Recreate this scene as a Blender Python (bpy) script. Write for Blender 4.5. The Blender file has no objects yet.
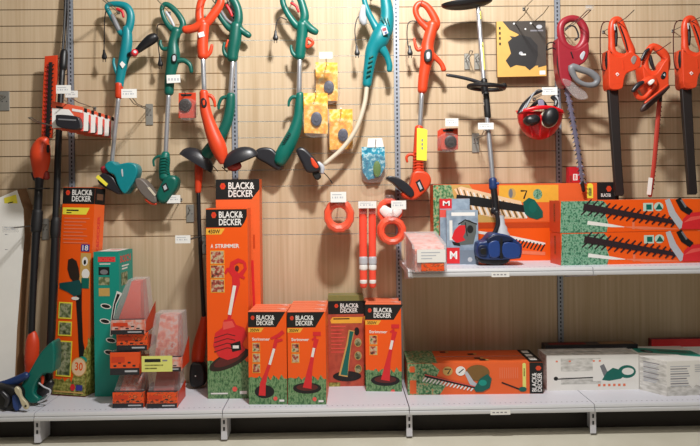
import bpy, math, random
from mathutils import Vector, Matrix, Euler
from mathutils.geometry import tessellate_polygon, intersect_line_line_2d
random.seed(7)
S = bpy.context.scene
COL = S.collection
# ------------------------------------------------------------------ camera
CF, TH, RHO, CYP, CD, ZC = 674.28, 0.014858, 0.01155, 193.5, 4.167, 1.33
ZS = 0.179            # bottom shelf top
ZU = 0.918            # upper shelf top
CAM = Vector((0, -CD, ZC))
FW = Vector((math.sin(TH), math.cos(TH), 0)); RT = Vector((math.cos(TH), -math.sin(TH), 0))
def ray(px, py):
    du, dv = px - 350, py - CYP
    c, s = math.cos(RHO), math.sin(RHO)
    a, b = du*c - dv*s, du*s + dv*c
    return FW + RT*(a/CF) - Vector((0, 0, 1))*(b/CF)
def P(px, py, Y):
    d = ray(px, py); return CAM + d*((Y + CD)/d.y)
def PZ(px, py, z):
    d = ray(px, py); return CAM + d*((z - ZC)/d.z)
def mpp(Y): return (Y + CD)/CF          # metres in one unit at that depth
cam = bpy.data.cameras.new('camera'); co = bpy.data.objects.new('camera', cam); COL.objects.link(co)
cam.sensor_width = 36; cam.sensor_fit = 'HORIZONTAL'; cam.lens = CF/700*36
cam.shift_y = -(223 - CYP)/700; cam.clip_start = 0.05
co.matrix_world = Matrix.Translation(CAM) @ Matrix.Rotation(-TH, 4, 'Z') @ Matrix.Rotation(math.pi/2, 4, 'X') @ Matrix.Rotation(-RHO, 4, 'Z')
S.camera = co

# ------------------------------------------------------------------ materials
def lin(h):
    h = h.lstrip('#'); v = [int(h[i:i+2], 16)/255 for i in (0, 2, 4)]
    return [(x/12.92 if x <= .04045 else ((x+.055)/1.055)**2.4) for x in v] + [1]
MATS = {}
def M(name, col, rough=.5, metal=0, var=.08, scale=40, spec=.5, coat=0):
    if name in MATS: return MATS[name]
    m = bpy.data.materials.new(name); m.use_nodes = True
    nt = m.node_tree; b = nt.nodes['Principled BSDF']
    tc = nt.nodes.new('ShaderNodeTexCoord'); nz = nt.nodes.new('ShaderNodeTexNoise')
    nz.inputs['Scale'].default_value = scale; nz.inputs['Detail'].default_value = 3
    nt.links.new(tc.outputs['Object'], nz.inputs['Vector'])
    mx = nt.nodes.new('ShaderNodeMix'); mx.data_type = 'RGBA'
    c = lin(col)
    mx.inputs[6].default_value = [max(0, x*(1-var)) for x in c[:3]] + [1]
    mx.inputs[7].default_value = [min(1, x*(1+var)) for x in c[:3]] + [1]
    nt.links.new(nz.outputs['Fac'], mx.inputs[0]); nt.links.new(mx.outputs[2], b.inputs['Base Color'])
    b.inputs['Roughness'].default_value = rough; b.inputs['Metallic'].default_value = metal
    b.inputs['Specular IOR Level'].default_value = spec; b.inputs['Coat Weight'].default_value = coat
    MATS[name] = m; return m
def Mnoise(name, stops, scale=60, stretch=(1, 1, 1), rough=.5, detail=5, distort=0):
    if name in MATS: return MATS[name]
    m = bpy.data.materials.new(name); m.use_nodes = True
    nt = m.node_tree; b = nt.nodes['Principled BSDF']
    tc = nt.nodes.new('ShaderNodeTexCoord'); mp = nt.nodes.new('ShaderNodeMapping'); mp.inputs['Scale'].default_value = stretch
    nz = nt.nodes.new('ShaderNodeTexNoise'); nz.inputs['Scale'].default_value = scale
    nz.inputs['Detail'].default_value = detail; nz.inputs['Distortion'].default_value = distort
    cr = nt.nodes.new('ShaderNodeValToRGB')
    while len(cr.color_ramp.elements) < len(stops): cr.color_ramp.elements.new(.5)
    for e, (p, h) in zip(cr.color_ramp.elements, stops): e.position = p; e.color = lin(h)
    nt.links.new(tc.outputs['Object'], mp.inputs['Vector']); nt.links.new(mp.outputs[0], nz.inputs['Vector'])
    nt.links.new(nz.outputs['Fac'], cr.inputs[0]); nt.links.new(cr.outputs[0], b.inputs['Base Color'])
    b.inputs['Roughness'].default_value = rough
    MATS[name] = m; return m
def Mclear(name, tint='#ffffff', amount=.2, edge=.5):
    if name in MATS: return MATS[name]
    m = bpy.data.materials.new(name); m.use_nodes = True
    nt = m.node_tree; nt.nodes.clear()
    out = nt.nodes.new('ShaderNodeOutputMaterial'); mx = nt.nodes.new('ShaderNodeMixShader')
    tr = nt.nodes.new('ShaderNodeBsdfTransparent'); tr.inputs[0].default_value = lin(tint)
    gl = nt.nodes.new('ShaderNodeBsdfPrincipled'); gl.inputs['Base Color'].default_value = (.86, .84, .84, 1); gl.inputs['Roughness'].default_value = .14; gl.inputs['Specular IOR Level'].default_value = 1.0  # whitish base paints in lamp reflections off crinkled plastic
    lw = nt.nodes.new('ShaderNodeLayerWeight'); lw.inputs['Blend'].default_value = .25
    ad = nt.nodes.new('ShaderNodeMath'); ad.operation = 'MULTIPLY_ADD'; ad.inputs[1].default_value = edge; ad.inputs[2].default_value = amount; ad.use_clamp = True
    nz = nt.nodes.new('ShaderNodeTexNoise'); nz.inputs['Scale'].default_value = 30; nz.inputs['Distortion'].default_value = 1.5
    bp = nt.nodes.new('ShaderNodeBump'); bp.inputs['Strength'].default_value = .5; bp.inputs['Distance'].default_value = .01
    nt.links.new(nz.outputs['Fac'], bp.inputs['Height']); nt.links.new(bp.outputs[0], gl.inputs['Normal']); nt.links.new(bp.outputs[0], lw.inputs['Normal'])
    nt.links.new(lw.outputs['Facing'], ad.inputs[0]); nt.links.new(ad.outputs[0], mx.inputs[0])
    nt.links.new(tr.outputs[0], mx.inputs[1]); nt.links.new(gl.outputs[0], mx.inputs[2]); nt.links.new(mx.outputs[0], out.inputs[0])
    MATS[name] = m; return m
teal = M('teal plastic', '#0b7f88', .38); dgreen = M('dark green plastic', '#0b5c50', .38); green = M('green plastic', '#07665a', .38)
orange = M('orange plastic', '#d94521', .4); redorange = M('red orange plastic', '#cf3f1c', .42); maroon = M('maroon plastic', '#96222f', .4)
black = M('black plastic', '#17171a', .4); dark = M('charcoal plastic', '#26262b', .35); rubber = M('black rubber', '#121214', .6); cover = M('black blade cover', '#231d1c', .5)
grey = M('grey plastic', '#77787c', .45); lgrey = M('light grey plastic', '#b9bcc2', .4); taupe = M('taupe plastic', '#6a625c', .45)
silver = M('brushed aluminium tube', '#c9ccd2', .32, .75); chrome = M('steel wire', '#8d8a86', .3, .8); zinc = M('zinc plate', '#9c9a93', .45, .5)
cream = M('cream tube', '#d9cfba', .4, .1); white = M('white paper', '#eceae6', .55, var=.03); tagw = M('price tag paper', '#e9e8e4', .5, var=.03)
red = M('red plastic', '#c4202a', .4); redpaint = M('helmet red', '#d2141f', .3); blue = M('navy blue plastic', '#1d3566', .4); blueb = M('blue plastic', '#23407e', .4)
yellow = M('yellow print', '#f2e545', .5); yel2 = M('yellow green label', '#dfe07a', .5); amber = M('amber print', '#eeb03c', .45)
steelp = M('blade steel', '#8f8aa3', .3, .6); redblade = M('red blade guard', '#b2392c', .4); ink = M('black ink', '#141414', .5, var=0); inkgrey = M('grey ink', '#85838a', .6)
shelfmat = M('white enamel shelf', '#cfcfd7', .42, var=.02); lipmat = M('shelf price rail plastic', '#c9cacc', .35, var=.02); upmat = M('galvanised upright', '#9aa0aa', .42, .35); hole = M('dark slot', '#26282e', .7)
c_or = M('orange carton print', '#f25a0a', .45, var=.04, scale=8); c_or2 = M('orange carton side', '#e8642c', .5, var=.05, scale=8); c_ortop = M('salmon carton top', '#e87a55', .5, var=.08)
c_dark = M('dark orange carton print', '#c2420d', .5); c_red = M('red print', '#d8262c', .45); c_pink = M('pale red print', '#e8594f', .45); c_teal = M('teal carton', '#0b9181', .45, var=.04); c_white = M('white carton print', '#e8e6e0', .5, var=.05, scale=12)  # includes a dark orange tone for seams, bands and a lid
c_kraft = M('kraft board', '#8a6b4c', .7); c_olive = M('olive print', '#7f7a45', .5); c_mag = Mnoise('wine red print', [(.3, '#9c3b2c'), (.55, '#b8513a'), (.75, '#8a3a2c')], 14, rough=.5)
c_sky = Mnoise('grey blue print', [(.35, '#7d8da0'), (.6, '#9fb0bf')], 18); c_tan = M('tan print', '#c9a25a', .5); c_brown = M('brown print', '#7a5a2c', .5)
grass = Mnoise('grass print', [(.3, '#2b4a2c'), (.45, '#4f7a4d'), (.58, '#7fa070'), (.7, '#35543a')], 90, (1, 1, .5))
grassd = Mnoise('olive grass print', [(.3, '#4a4a1c'), (.5, '#87863c'), (.65, '#b3ad62')], 60)
leaf = Mnoise('leafy print', [(.32, '#1f4a38'), (.45, '#4e8a6a'), (.55, '#8db79a'), (.68, '#2d5f4a')], 70)
hedgep = Mnoise('hedge print', [(.32, '#23492c'), (.46, '#4f8453'), (.56, '#95b487'), (.68, '#c77a45')], 60)
photo = Mnoise('small picture print', [(.3, '#2b3524'), (.46, '#66724a'), (.6, '#a9ab88'), (.75, '#4c4a40')], 38)
photor = Mnoise('small red picture print', [(.32, '#35352a'), (.46, '#a9473a'), (.58, '#c5b795'), (.72, '#5a6a3c')], 42)
mess = Mnoise('clear pack print', [(.3, '#b8402c'), (.46, '#d98470'), (.58, '#cdb5ae'), (.72, '#c4523c')], 30)
messd = Mnoise('orange box print', [(.35, '#e8531d'), (.52, '#e8531d'), (.56, '#3b2018'), (.62, '#e8733d')], 45, (1, 1, 2))
yelart = Mnoise('yellow card print', [(.3, '#e8891a'), (.48, '#fbbd38'), (.6, '#fbe09a'), (.72, '#f08a24')], 28)
tealart = Mnoise('blue pack print', [(.3, '#0b6f93'), (.5, '#1d98b5'), (.6, '#bfe0e6'), (.7, '#14809e')], 40)
greyart = Mnoise('worn grey print', [(.35, '#dddbd6'), (.55, '#c4c2bc'), (.7, '#a9a7a0')], 22, (1, 1, 3))
tubeor = M('coral line', '#f65540', .35); ringor = M('coral plastic', '#f85a3c', .35, coat=.2)
clear = Mclear('clear plastic', '#fafafa', .03, .3); clear2 = Mclear('sheen-whitened clear plastic', '#fbf6f6', .13, .6)
floorm = Mnoise('pale floor vinyl', [(.3, '#cfc9b6'), (.7, '#dad5c4')], 3, rough=.4); shadeboard = M('dark plinth', '#241d18', .6)

def wall_mat():
    m = bpy.data.materials.new('beige slatwall laminate'); m.use_nodes = True; nt = m.node_tree; b = nt.nodes['Principled BSDF']
    tc = nt.nodes.new('ShaderNodeTexCoord')
    def nz(sc, st, det):
        mp = nt.nodes.new('ShaderNodeMapping'); mp.inputs['Scale'].default_value = st
        n = nt.nodes.new('ShaderNodeTexNoise'); n.inputs['Scale'].default_value = sc; n.inputs['Detail'].default_value = det
        nt.links.new(tc.outputs['Object'], mp.inputs[0]); nt.links.new(mp.outputs[0], n.inputs['Vector']); return n
    n1 = nz(1, (60, 1, 1.2), 6); n2 = nz(1, (9, 1, .5), 3)
    ad = nt.nodes.new('ShaderNodeMath'); ad.operation = 'MULTIPLY_ADD'; ad.inputs[1].default_value = .6
    nt.links.new(n1.outputs['Fac'], ad.inputs[0]); 
    m2 = nt.nodes.new('ShaderNodeMath'); m2.operation = 'MULTIPLY'; m2.inputs[1].default_value = .4
    nt.links.new(n2.outputs['Fac'], m2.inputs[0]); nt.links.new(m2.outputs[0], ad.inputs[2])
    cr = nt.nodes.new('ShaderNodeValToRGB'); e = cr.color_ramp.elements
    e[0].position = .32; e[0].color = lin('#b59c7b'); e[1].position = .66; e[1].color = lin('#cfba9d')
    nt.links.new(ad.outputs[0], cr.inputs[0]); nt.links.new(cr.outputs[0], b.inputs['Base Color'])
    b.inputs['Roughness'].default_value = .5; b.inputs['Specular IOR Level'].default_value = .3
    return m
wallm = wall_mat(); groove = M('slat groove', '#9c805e', .6); insert = M('pale slat insert', '#fbf8f2', .35); groove2 = M('lilac grey slat insert', '#cbbfb4', .45); groove0 = M('tan slat insert', '#d4bb96', .5)

# ------------------------------------------------------------------ mesh builder
FONT = {}
def text_mesh(s):
    if s not in FONT:
        cu = bpy.data.curves.new('t', 'FONT'); cu.body = s; cu.offset = .022; cu.resolution_u = 3
        o = bpy.data.objects.new('t', cu); COL.objects.link(o)
        dg = bpy.context.evaluated_depsgraph_get(); me = bpy.data.meshes.new_from_object(o.evaluated_get(dg))
        vs = [v.co.copy() for v in me.vertices]; fs = [tuple(p.vertices) for p in me.polygons]
        bpy.data.objects.remove(o); bpy.data.curves.remove(cu); bpy.data.meshes.remove(me)
        x0 = min(v.x for v in vs); x1 = max(v.x for v in vs); y0 = min(v.y for v in vs); y1 = max(v.y for v in vs)
        FONT[s] = ([((v.x-x0)/(x1-x0), (v.y-y0)/(y1-y0)) for v in vs], fs)
    return FONT[s]
class MB:
    def __init__(s): s.v = []; s.f = []; s.m = []; s.mats = []
    def mi(s, mat):
        if mat not in s.mats: s.mats.append(mat)
        return s.mats.index(mat)
    def face(s, idx, mat): s.f.append(tuple(idx)); s.m.append(s.mi(mat))
    def add(s, vs, fs, mat):
        n = len(s.v); s.v += [Vector(v) for v in vs]
        for f in fs: s.face([i+n for i in f], mat)
    def poly(s, pts, mat): s.add(pts, [range(len(pts))], mat)
    def box(s, a, b, mat, bev=0):
        x0, y0, z0 = a; x1, y1, z1 = b
        if not bev:
            s.add([(x0,y0,z0),(x1,y0,z0),(x1,y1,z0),(x0,y1,z0),(x0,y0,z1),(x1,y0,z1),(x1,y1,z1),(x0,y1,z1)],
                  [(0,3,2,1),(4,5,6,7),(0,1,5,4),(1,2,6,5),(2,3,7,6),(3,0,4,7)], mat); return
        e = min(bev, (x1-x0)*.45, (y1-y0)*.45, (z1-z0)*.45)
        rings = []
        for z, i in ((z0, e), (z0+e, 0), (z1-e, 0), (z1, e)):
            rings.append([(x0+i+0,y0+e+i-0,z),(x0+e+i,y0+i,z),(x1-e-i,y0+i,z),(x1-i,y0+e+i,z),(x1-i,y1-e-i,z),(x1-e-i,y1-i,z),(x0+e+i,y1-i,z),(x0+i,y1-e-i,z)])
        s.rings(rings, mat)
    def rings(s, rings, mat, closed=False, cap=True):
        n = len(s.v); k = len(rings[0]); R = len(rings)
        for r in rings: s.v += [Vector(p) for p in r]
        for i in range(R if closed else R-1):
            a = n+i*k; b = n+((i+1) % R)*k
            for j in range(k): s.face((a+j, a+(j+1) % k, b+(j+1) % k, b+j), mat)
        if cap and not closed:
            s.face([n+j for j in range(k)][::-1], mat); s.face([n+(R-1)*k+j for j in range(k)], mat)
    def tube(s, pts, rad, mat, k=1, seg=10, closed=False, ref=(0, 1, 0)):
        """sweep; pts world, rad list, k = depth squash along ref"""
        ref = Vector(ref); pts = [Vector(p) for p in pts]; N = len(pts); rings = []
        def frame(i):
            if closed: T = pts[(i+1) % N]-pts[i-1]
            else: T = pts[min(i+1, N-1)]-pts[max(i-1, 0)]
            if T.length < 1e-9: T = Vector((0, 0, 1))
            T.normalize(); n = T.cross(ref)
            if n.length < 1e-3: n = T.cross(Vector((1, 0, .01)))
            n.normalize(); return T, n, n.cross(T).normalized()
        def ring(c, n, b, r): return [c + n*(r*math.cos(2*math.pi*j/seg)) + b*(r*k*math.sin(2*math.pi*j/seg)) for j in range(seg)]
        for i in range(N):
            T, n, b = frame(i)
            if not closed and i == 0 and rad[0] > .004:
                for q, sc in ((.5, .55), (.25, .85)): rings.append(ring(pts[0]-T*(rad[0]*(.6-q)*.9), n, b, rad[0]*sc))
            rings.append(ring(pts[i], n, b, rad[i]))
            if not closed and i == N-1 and rad[-1] > .004:
                for q, sc in ((.25, .85), (.5, .55)): rings.append(ring(pts[-1]+T*(rad[-1]*(q+.02)), n, b, rad[-1]*sc))
        if not closed and rad[0] > .004:   # order the start caps outward-in
            rings[0], rings[1] = ring(pts[0]-frame(0)[0]*rad[0]*.5, *frame(0)[1:], rad[0]*.55), ring(pts[0]-frame(0)[0]*rad[0]*.25, *frame(0)[1:], rad[0]*.85)
        s.rings(rings, mat, closed)
    def lathe(s, c, axis, prof, mat, seg=24, ang=(0, 360), k=1, up=None):
        """prof = [(r, h)] round axis through c; k squashes across the second direction"""
        a = Vector(axis).normalized(); u = Vector(up) if up else (Vector((0, 1, 0)) if abs(a.y) < .9 else Vector((1, 0, 0)))
        u = (u - a*u.dot(a)).normalized(); w = a.cross(u); c = Vector(c); rings = []
        for r, h in prof: rings.append([c + a*h + u*(r*k*math.cos(2*math.pi*j/seg)) + w*(r*math.sin(2*math.pi*j/seg)) for j in range(seg)])
        s.rings(rings, mat)
    def slab(s, poly, Y, th, mat, r=2.5, smooth=True, px=True):
        """rounded slab from an outline (photo units) standing at depth Y (front face), th metres thick"""
        pts = [Vector(p) for p in (spline([(x, y) for x, y in poly], True, 3) if smooth else poly)]
        A = sum(pts[i].x*pts[(i+1) % len(pts)].y - pts[(i+1) % len(pts)].x*pts[i].y for i in range(len(pts)))
        if A < 0: pts.reverse()
        N = len(pts); nor = []
        for i in range(N):
            d1 = (pts[i]-pts[i-1]); d2 = (pts[(i+1) % N]-pts[i])
            d = (d1.normalized() if d1.length else d2) + (d2.normalized() if d2.length else d1)
            nor.append(Vector((-d.y, d.x)).normalized() if d.length > 1e-6 else Vector((0, 0)))
        def simple(q):
            for a in range(N):
                for b in range(a+2, N):
                    if (b+1) % N == a: continue
                    if intersect_line_line_2d(q[a], q[(a+1) % N], q[b], q[(b+1) % N]): return False
            return True
        for _ in range(6):
            inner = [p+n*r for p, n in zip(pts, nor)]
            if simple(inner): break
            r *= .6
        rr = min(r*mpp(Y), th*.49); rings = []
        for ins, dy in ((1, 0), (.45, .12), (.12, .5), (0, 1)): rings.append((ins*r, Y+dy*rr))
        for ins, dy in ((0, 1), (.12, .5), (.45, .12), (1, 0)): rings.append((ins*r, Y+th-dy*rr))
        n0 = len(s.v)
        s.rings([[P(p.x+n.x*i, p.y+n.y*i, Y) + Vector((0, y-Y, 0)) for p, n in zip(pts, nor)] for i, y in rings], mat, cap=False)
        for tri in tessellate_polygon([[(p.x, p.y, 0) for p in inner]]):
            s.face([n0+k for k in tri], mat); s.face([n0+7*N+k for k in tri][::-1], mat)
    def sw(s, pts, Y, mat, k=.8, closed=False, sub=4, seg=10):
        """sweep along photo-unit points (x, y, width[, Y])"""
        q = spline([(p[0], p[1], p[2], p[3] if len(p) > 3 else Y) for p in pts], closed, sub)
        s.tube([P(a[0], a[1], a[3]) for a in q], [a[2]/2*mpp(a[3]) for a in q], mat, k, seg, closed)
    def text(s, t, o, u, w, mat):
        """lettering filling the parallelogram o, o+u, o+w"""
        vs, fs = text_mesh(t); o = Vector(o); u = Vector(u); w = Vector(w)
        s.add([o+u*a+w*b for a, b in vs], fs, mat)
    def build(s, name, parent=None, origin=None, smooth=True):
        me = bpy.data.meshes.new(name); o0 = Vector(origin) if origin is not None else Vector((0, 0, 0))
        me.from_pydata([v-o0 for v in s.v], [], s.f)
        for m in s.mats: me.materials.append(m)
        me.polygons.foreach_set('material_index', s.m)
        me.polygons.foreach_set('use_smooth', [smooth]*len(s.f)); me.validate(); me.update()
        if smooth: me.set_sharp_from_angle(angle=math.radians(38))
        o = bpy.data.objects.new(name, me); COL.objects.link(o); o.parent = parent
        return o
def spline(pts, closed, sub):
    N = len(pts); out = []
    if N < 3 and not closed:
        return [tuple(a+(b-a)*t/sub for a, b in zip(pts[0], pts[1])) for t in range(sub+1)]
    for i in range(N if closed else N-1):
        p1, p2 = pts[i], pts[(i+1) % N]
        p0 = pts[i-1] if (closed or i) else p1; p3 = pts[(i+2) % N] if (closed or i+2 < N) else p2
        for j in range(sub):
            t = j/sub
            out.append(tuple(.5*(2*b+(c-a)*t+(2*a-5*b+4*c-d)*t*t+(3*b-a-3*c+d)*t**3) for a, b, c, d in zip(p0, p1, p2, p3)))
    if not closed: out.append(tuple(pts[-1]))
    return out
class Thing:
    """root at the base of the thing; parts collected in world space, or in local space when a matrix is given"""
    def __init__(s, name, label, cat, group=None, mat=None, kind=None):
        s.name, s.label, s.cat, s.group, s.mat, s.kind = name, label, cat, group, mat, kind; s.parts = []; s.subs = {}
    def part(s, name, parent=None, label=None):
        m = MB(); s.parts.append((name, m, parent, label)); return m
    def done(s):
        if s.mat is None:
            vs = [v for _, m, _, _ in s.parts for v in m.v]
            x = (min(v.x for v in vs)+max(v.x for v in vs))/2; y = (min(v.y for v in vs)+max(v.y for v in vs))/2; z = min(v.z for v in vs)
            org = Vector((x, y, z)); mw = Matrix.Translation(org); off = org
        else: mw = s.mat; off = None
        body = [p for p in s.parts if p[0] == 'self']
        if body: root = body[0][1].build(s.name, None, off)
        else: root = bpy.data.objects.new(s.name, None); COL.objects.link(root); root.empty_display_size = .05
        root.matrix_world = mw; made = {}
        for n, m, par, lab in s.parts:
            if n == 'self': made[id(m)] = root; continue
            o = m.build(n, made[id(par)] if par is not None else root, off)
            if lab: o['label'] = lab
            made[id(m)] = o
        root['label'] = s.label; root['category'] = s.cat
        if s.group: root['group'] = s.group
        if s.kind: root['kind'] = s.kind
        return root
def dup(root, loc=None, delta=None, label=None):
    r = root.copy(); COL.objects.link(r)
    if loc is not None: r.location = loc
    if delta is not None: r.location = root.location + Vector(delta)
    if label: r['label'] = label
    for ch in list(root.children):
        c = ch.copy(); COL.objects.link(c); c.parent = r
        for g in list(ch.children):
            d = g.copy(); COL.objects.link(d); d.parent = c
    return r
def structure(mb, name, smooth=False):
    o = mb.build(name, smooth=smooth); o['kind'] = 'structure'; o['label'] = STRUCT[name]; return o
STRUCT = {'wall_back': 'beige wood grain slatwall panelling behind the shelves', 'floor': 'pale cream shop floor', 'trim_1': 'added dark plinth under the bottom shelves'}

# ------------------------------------------------------------------ setting
X0, ZT = -1.64167, 1.15056 + ZC
wl = MB(); XL, XR = -2.9, 3.1
zg = [ZT - .1*k for k in range(-7, 15)]           # groove heights, top to bottom
for bay in range(-2, 6):
    xa = max(XL, X0+bay); xb = min(XR, X0+bay+1)
    if xb <= xa: continue
    g = {1: insert, 2: groove2, 0: groove0}.get(bay, groove)
    top = 3.25
    for z in zg:
        h = .0026
        wl.add([(xa,0,z+h),(xb,0,z+h),(xb,0,top),(xa,0,top)], [(0,1,2,3)], wallm)
        wl.add([(xa,0,z-h),(xb,0,z-h),(xb,.011,z-h),(xa,.011,z-h),(xa,.011,z+h),(xb,.011,z+h),(xa,0,z+h),(xb,0,z+h)], [(0,1,2,3),(3,2,5,4),(4,5,7,6)], g)
        top = z-h
    wl.add([(xa,0,0),(xb,0,0),(xb,0,top),(xa,0,top)], [(0,1,2,3)], wallm)
wl.box((XL, .012, 0), (XR, .05, 3.25), groove)
structure(wl, 'wall_back')
fl = MB(); fl.box((XL, -6, -.04), (XR, .05, 0), floorm); structure(fl, 'floor')
tr = MB(); tr.box((XL, -.40, 0), (XR, -.38, .13), shadeboard); structure(tr, 'trim_1')  # board added to put the under-shelf shade into a dark colour
# uprights
where = {-1: 'beyond the white carton', 0: 'behind the orange hook of carded battery packs', 1: 'behind the crossed orange and dark green trimmers', 2: 'between the bent teal trimmer and the orange trimmer', 3: 'beside the red helmet', 4: 'past the right end'}
for i in range(0, 4):
    x = X0+i; w, hw, pt = .034, .009, .025
    t = Thing('shelving_upright', 'slotted grey metal upright '+where[i], 'upright', 'slotted wall uprights'); m = t.part('self')
    yf = -.012
    n = int(3.1/pt)
    m.box((x-w/2, -.001, .03), (x+w/2, .0, 3.2), upmat)
    m.box((x-w/2, yf+.004, .03), (x+w/2, -.001, 3.2), hole)
    m.box((x-w/2, yf, .03), (x-hw/2, yf+.004, 3.2), upmat); m.box((x+hw/2, yf, .03), (x+w/2, yf+.004, 3.2), upmat)
    for k in range(n): m.box((x-hw/2, yf, .05+k*pt), (x+hw/2, yf+.004, .05+k*pt+.011), upmat)
    t.done()

# ------------------------------------------------------------------ shelves
FY = -.552
def shelf(xa, xb, z, label, group, foot, tag=None, brk=None):
    t = Thing('shelf', label, 'shelf', group)
    d = t.part('shelf_deck'); xa += .0025; xb -= .0025
    d.box((xa, FY+.012, z-.03), (xb, -.016, z), shelfmat)
    for k in range(int((xb-xa)/.028)):      # row of small perforations near the front edge
        x = xa+.02+k*.028; d.poly([(x, FY+.045, z+.0004), (x+.008, FY+.045, z+.0004), (x+.008, FY+.051, z+.0004), (x, FY+.051, z+.0004)], inkgrey)
    r = t.part('price_rail')
    prof = [(FY+.012, z), (FY+.002, z-.003), (FY-.002, z-.010), (FY-.003, z-.015), (FY, z-.017), (FY, z-.020), (FY-.006, z-.022), (FY-.008, z-.031), (FY-.006, z-.040), (FY+.002, z-.043), (FY+.012, z-.042)]
    r.rings([[(xa, y, q) for y, q in prof], [(xb, y, q) for y, q in prof]], lipmat)
    if tag:
        for (tx, tw) in tag:
            p = t.part('price_label'); p.box((tx, FY-.012, z-.045), (tx+tw, FY-.0085, z-.019), tagw)
            for k in range(4): p.box((tx+tw*(.1+.2*k), FY-.0126, z-.035), (tx+tw*(.22+.2*k), FY-.0121, z-.029), inkgrey)
    for x in (brk if brk is not None else [xa]):
        b = t.part('bracket'); zb = .012 if foot else z-.10
        if foot: b.box((x-.016, FY+.028, zb), (x+.016, FY+.032, z-.032), shelfmat); b.box((x+.012, FY+.032, zb), (x+.016, -.014, z-.032), shelfmat)
        else: b.add([(x, FY+.03, z-.05), (x, -.014, z-.12), (x, -.014, z-.03), (x, FY+.03, z-.03), (x+.004, FY+.03, z-.05), (x+.004, -.014, z-.12), (x+.004, -.014, z-.03), (x+.004, FY+.03, z-.03)], [(0,1,2,3),(7,6,5,4),(0,4,5,1),(1,5,6,2),(3,2,6,7),(0,3,7,4)], shelfmat)
        for q in ((.35, .5), (.62, .78)) if foot else ():
            h = z-.032-zb; b.box((x-.005, FY+.0272, zb+h*q[0]), (x+.005, FY+.0279, zb+h*q[1]), hole)
    return t.done()
names = ['white metal bottom shelf at the far left under the white carton', 'white metal bottom shelf carrying the clear clamshell packs', 'white metal bottom shelf carrying the upright trimmer cartons', 'white metal bottom shelf carrying the long orange hedge trimmer carton', 'white metal bottom shelf carrying the white cartons at the right end']
for i in range(5):
    xa = X0-1+i; tag = None
    if i == 3: tag = [(P(490, 411, FY).x, 20*mpp(FY))]
    shelf(max(xa, -2.25), min(xa+1, 2.3), ZS, names[i], 'bottom shelves', True, tag, None if i else [])
shelf(X0+2, X0+3, ZU, 'white metal upper shelf holding the helmet carton and blue motor', 'upper shelves', False, [(P(491, 272, FY).x, 18*mpp(FY))], [X0+2.03])
shelf(X0+3, 2.3, ZU, 'white metal upper shelf under the two stacked orange hedge trimmer cartons', 'upper shelves', False, None, [X0+3.03])

# ------------------------------------------------------------------ cartons
class Face:
    """prints on a flat face given by its corners; x, y run over the photo-unit box"""
    def __init__(s, mb, o, u, v, nrm, bx):
        s.mb, s.o, s.u, s.v, s.n, s.bx = mb, Vector(o), Vector(u), Vector(v), Vector(nrm).normalized(), bx; s.l = 0
    def q(s, x, y):
        x0, y0, x1, y1 = s.bx
        return s.o + s.u*((x-x0)/(x1-x0)) + s.v*(1-(y-y0)/(y1-y0)) + s.n*(.0003+s.l*.00009)
    def poly(s, pts, mat): s.l += 1; s.mb.poly([s.q(*p) for p in pts], mat)
    def rect(s, x0, y0, x1, y1, mat): s.poly([(x0, y1), (x1, y1), (x1, y0), (x0, y0)], mat)
    def ell(s, cx, cy, rx, ry, mat, n=20, rot=0):
        c, d = math.cos(rot), math.sin(rot)
        s.poly([(cx+rx*math.cos(-2*math.pi*i/n)*c-ry*math.sin(-2*math.pi*i/n)*d, cy+rx*math.cos(-2*math.pi*i/n)*d+ry*math.sin(-2*math.pi*i/n)*c) for i in range(n)], mat)
    def line(s, pts, w, mat):
        """thick polyline, w one width or a list"""
        ws = w if isinstance(w, (list, tuple)) else [w]*len(pts)
        L, R = [], []
        for i, p in enumerate(pts):
            a = pts[max(i-1, 0)]; b = pts[min(i+1, len(pts)-1)]; dx, dy = b[0]-a[0], b[1]-a[1]; l = math.hypot(dx, dy) or 1
            nx, ny = -dy/l*ws[i]/2, dx/l*ws[i]/2; L.append((p[0]+nx, p[1]+ny)); R.append((p[0]-nx, p[1]-ny))
        s.poly(L+R[::-1], mat)
    def text(s, t, x0, y0, x1, y1, mat):
        s.l += 1; o = s.q(x0, y1); s.mb.text(t, o, s.q(x1, y1)-o, s.q(x0, y0)-o, mat)
    def vtext(s, t, x0, y0, x1, y1, mat):     # reads upwards
        s.l += 1; o = s.q(x1, y1); s.mb.text(t, o, s.q(x1, y0)-o, s.q(x0, y1)-o, mat)
    def jag(s, x0, x1, y0, y1, mat, amp=2, n=14):   # ragged top edge
        top = [(x1-(x1-x0)*i/n, y0+amp*math.sin(i*2.4)*.6-amp*.4*((i*7) % 3)) for i in range(n+1)]
        s.poly([(x0, y1), (x1, y1)]+top, mat)
    def on(s, mb):
        f = Face(mb, s.o, s.u, s.v, s.n, s.bx); f.l = s.l; return f
def logo(f, x0, y0, x1, y1, hexa=True):
    """hexagon badge and the two lines of lettering in the box x0..x1"""
    w, h = x1-x0, y1-y0
    f.ell(x0+w*.09, y0+h*.26, w*.085, h*.24, c_pink if not hexa else orange, 6)
    f.ell(x0+w*.09, y0+h*.26, w*.035, h*.10, c_red, 6)
    f.text('BLACK&', x0+w*.25, y0, x1, y0+h*.47, white); f.text('DECKER', x0+w*.25, y0+h*.53, x0+w*.96, y0+h, white)
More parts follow.
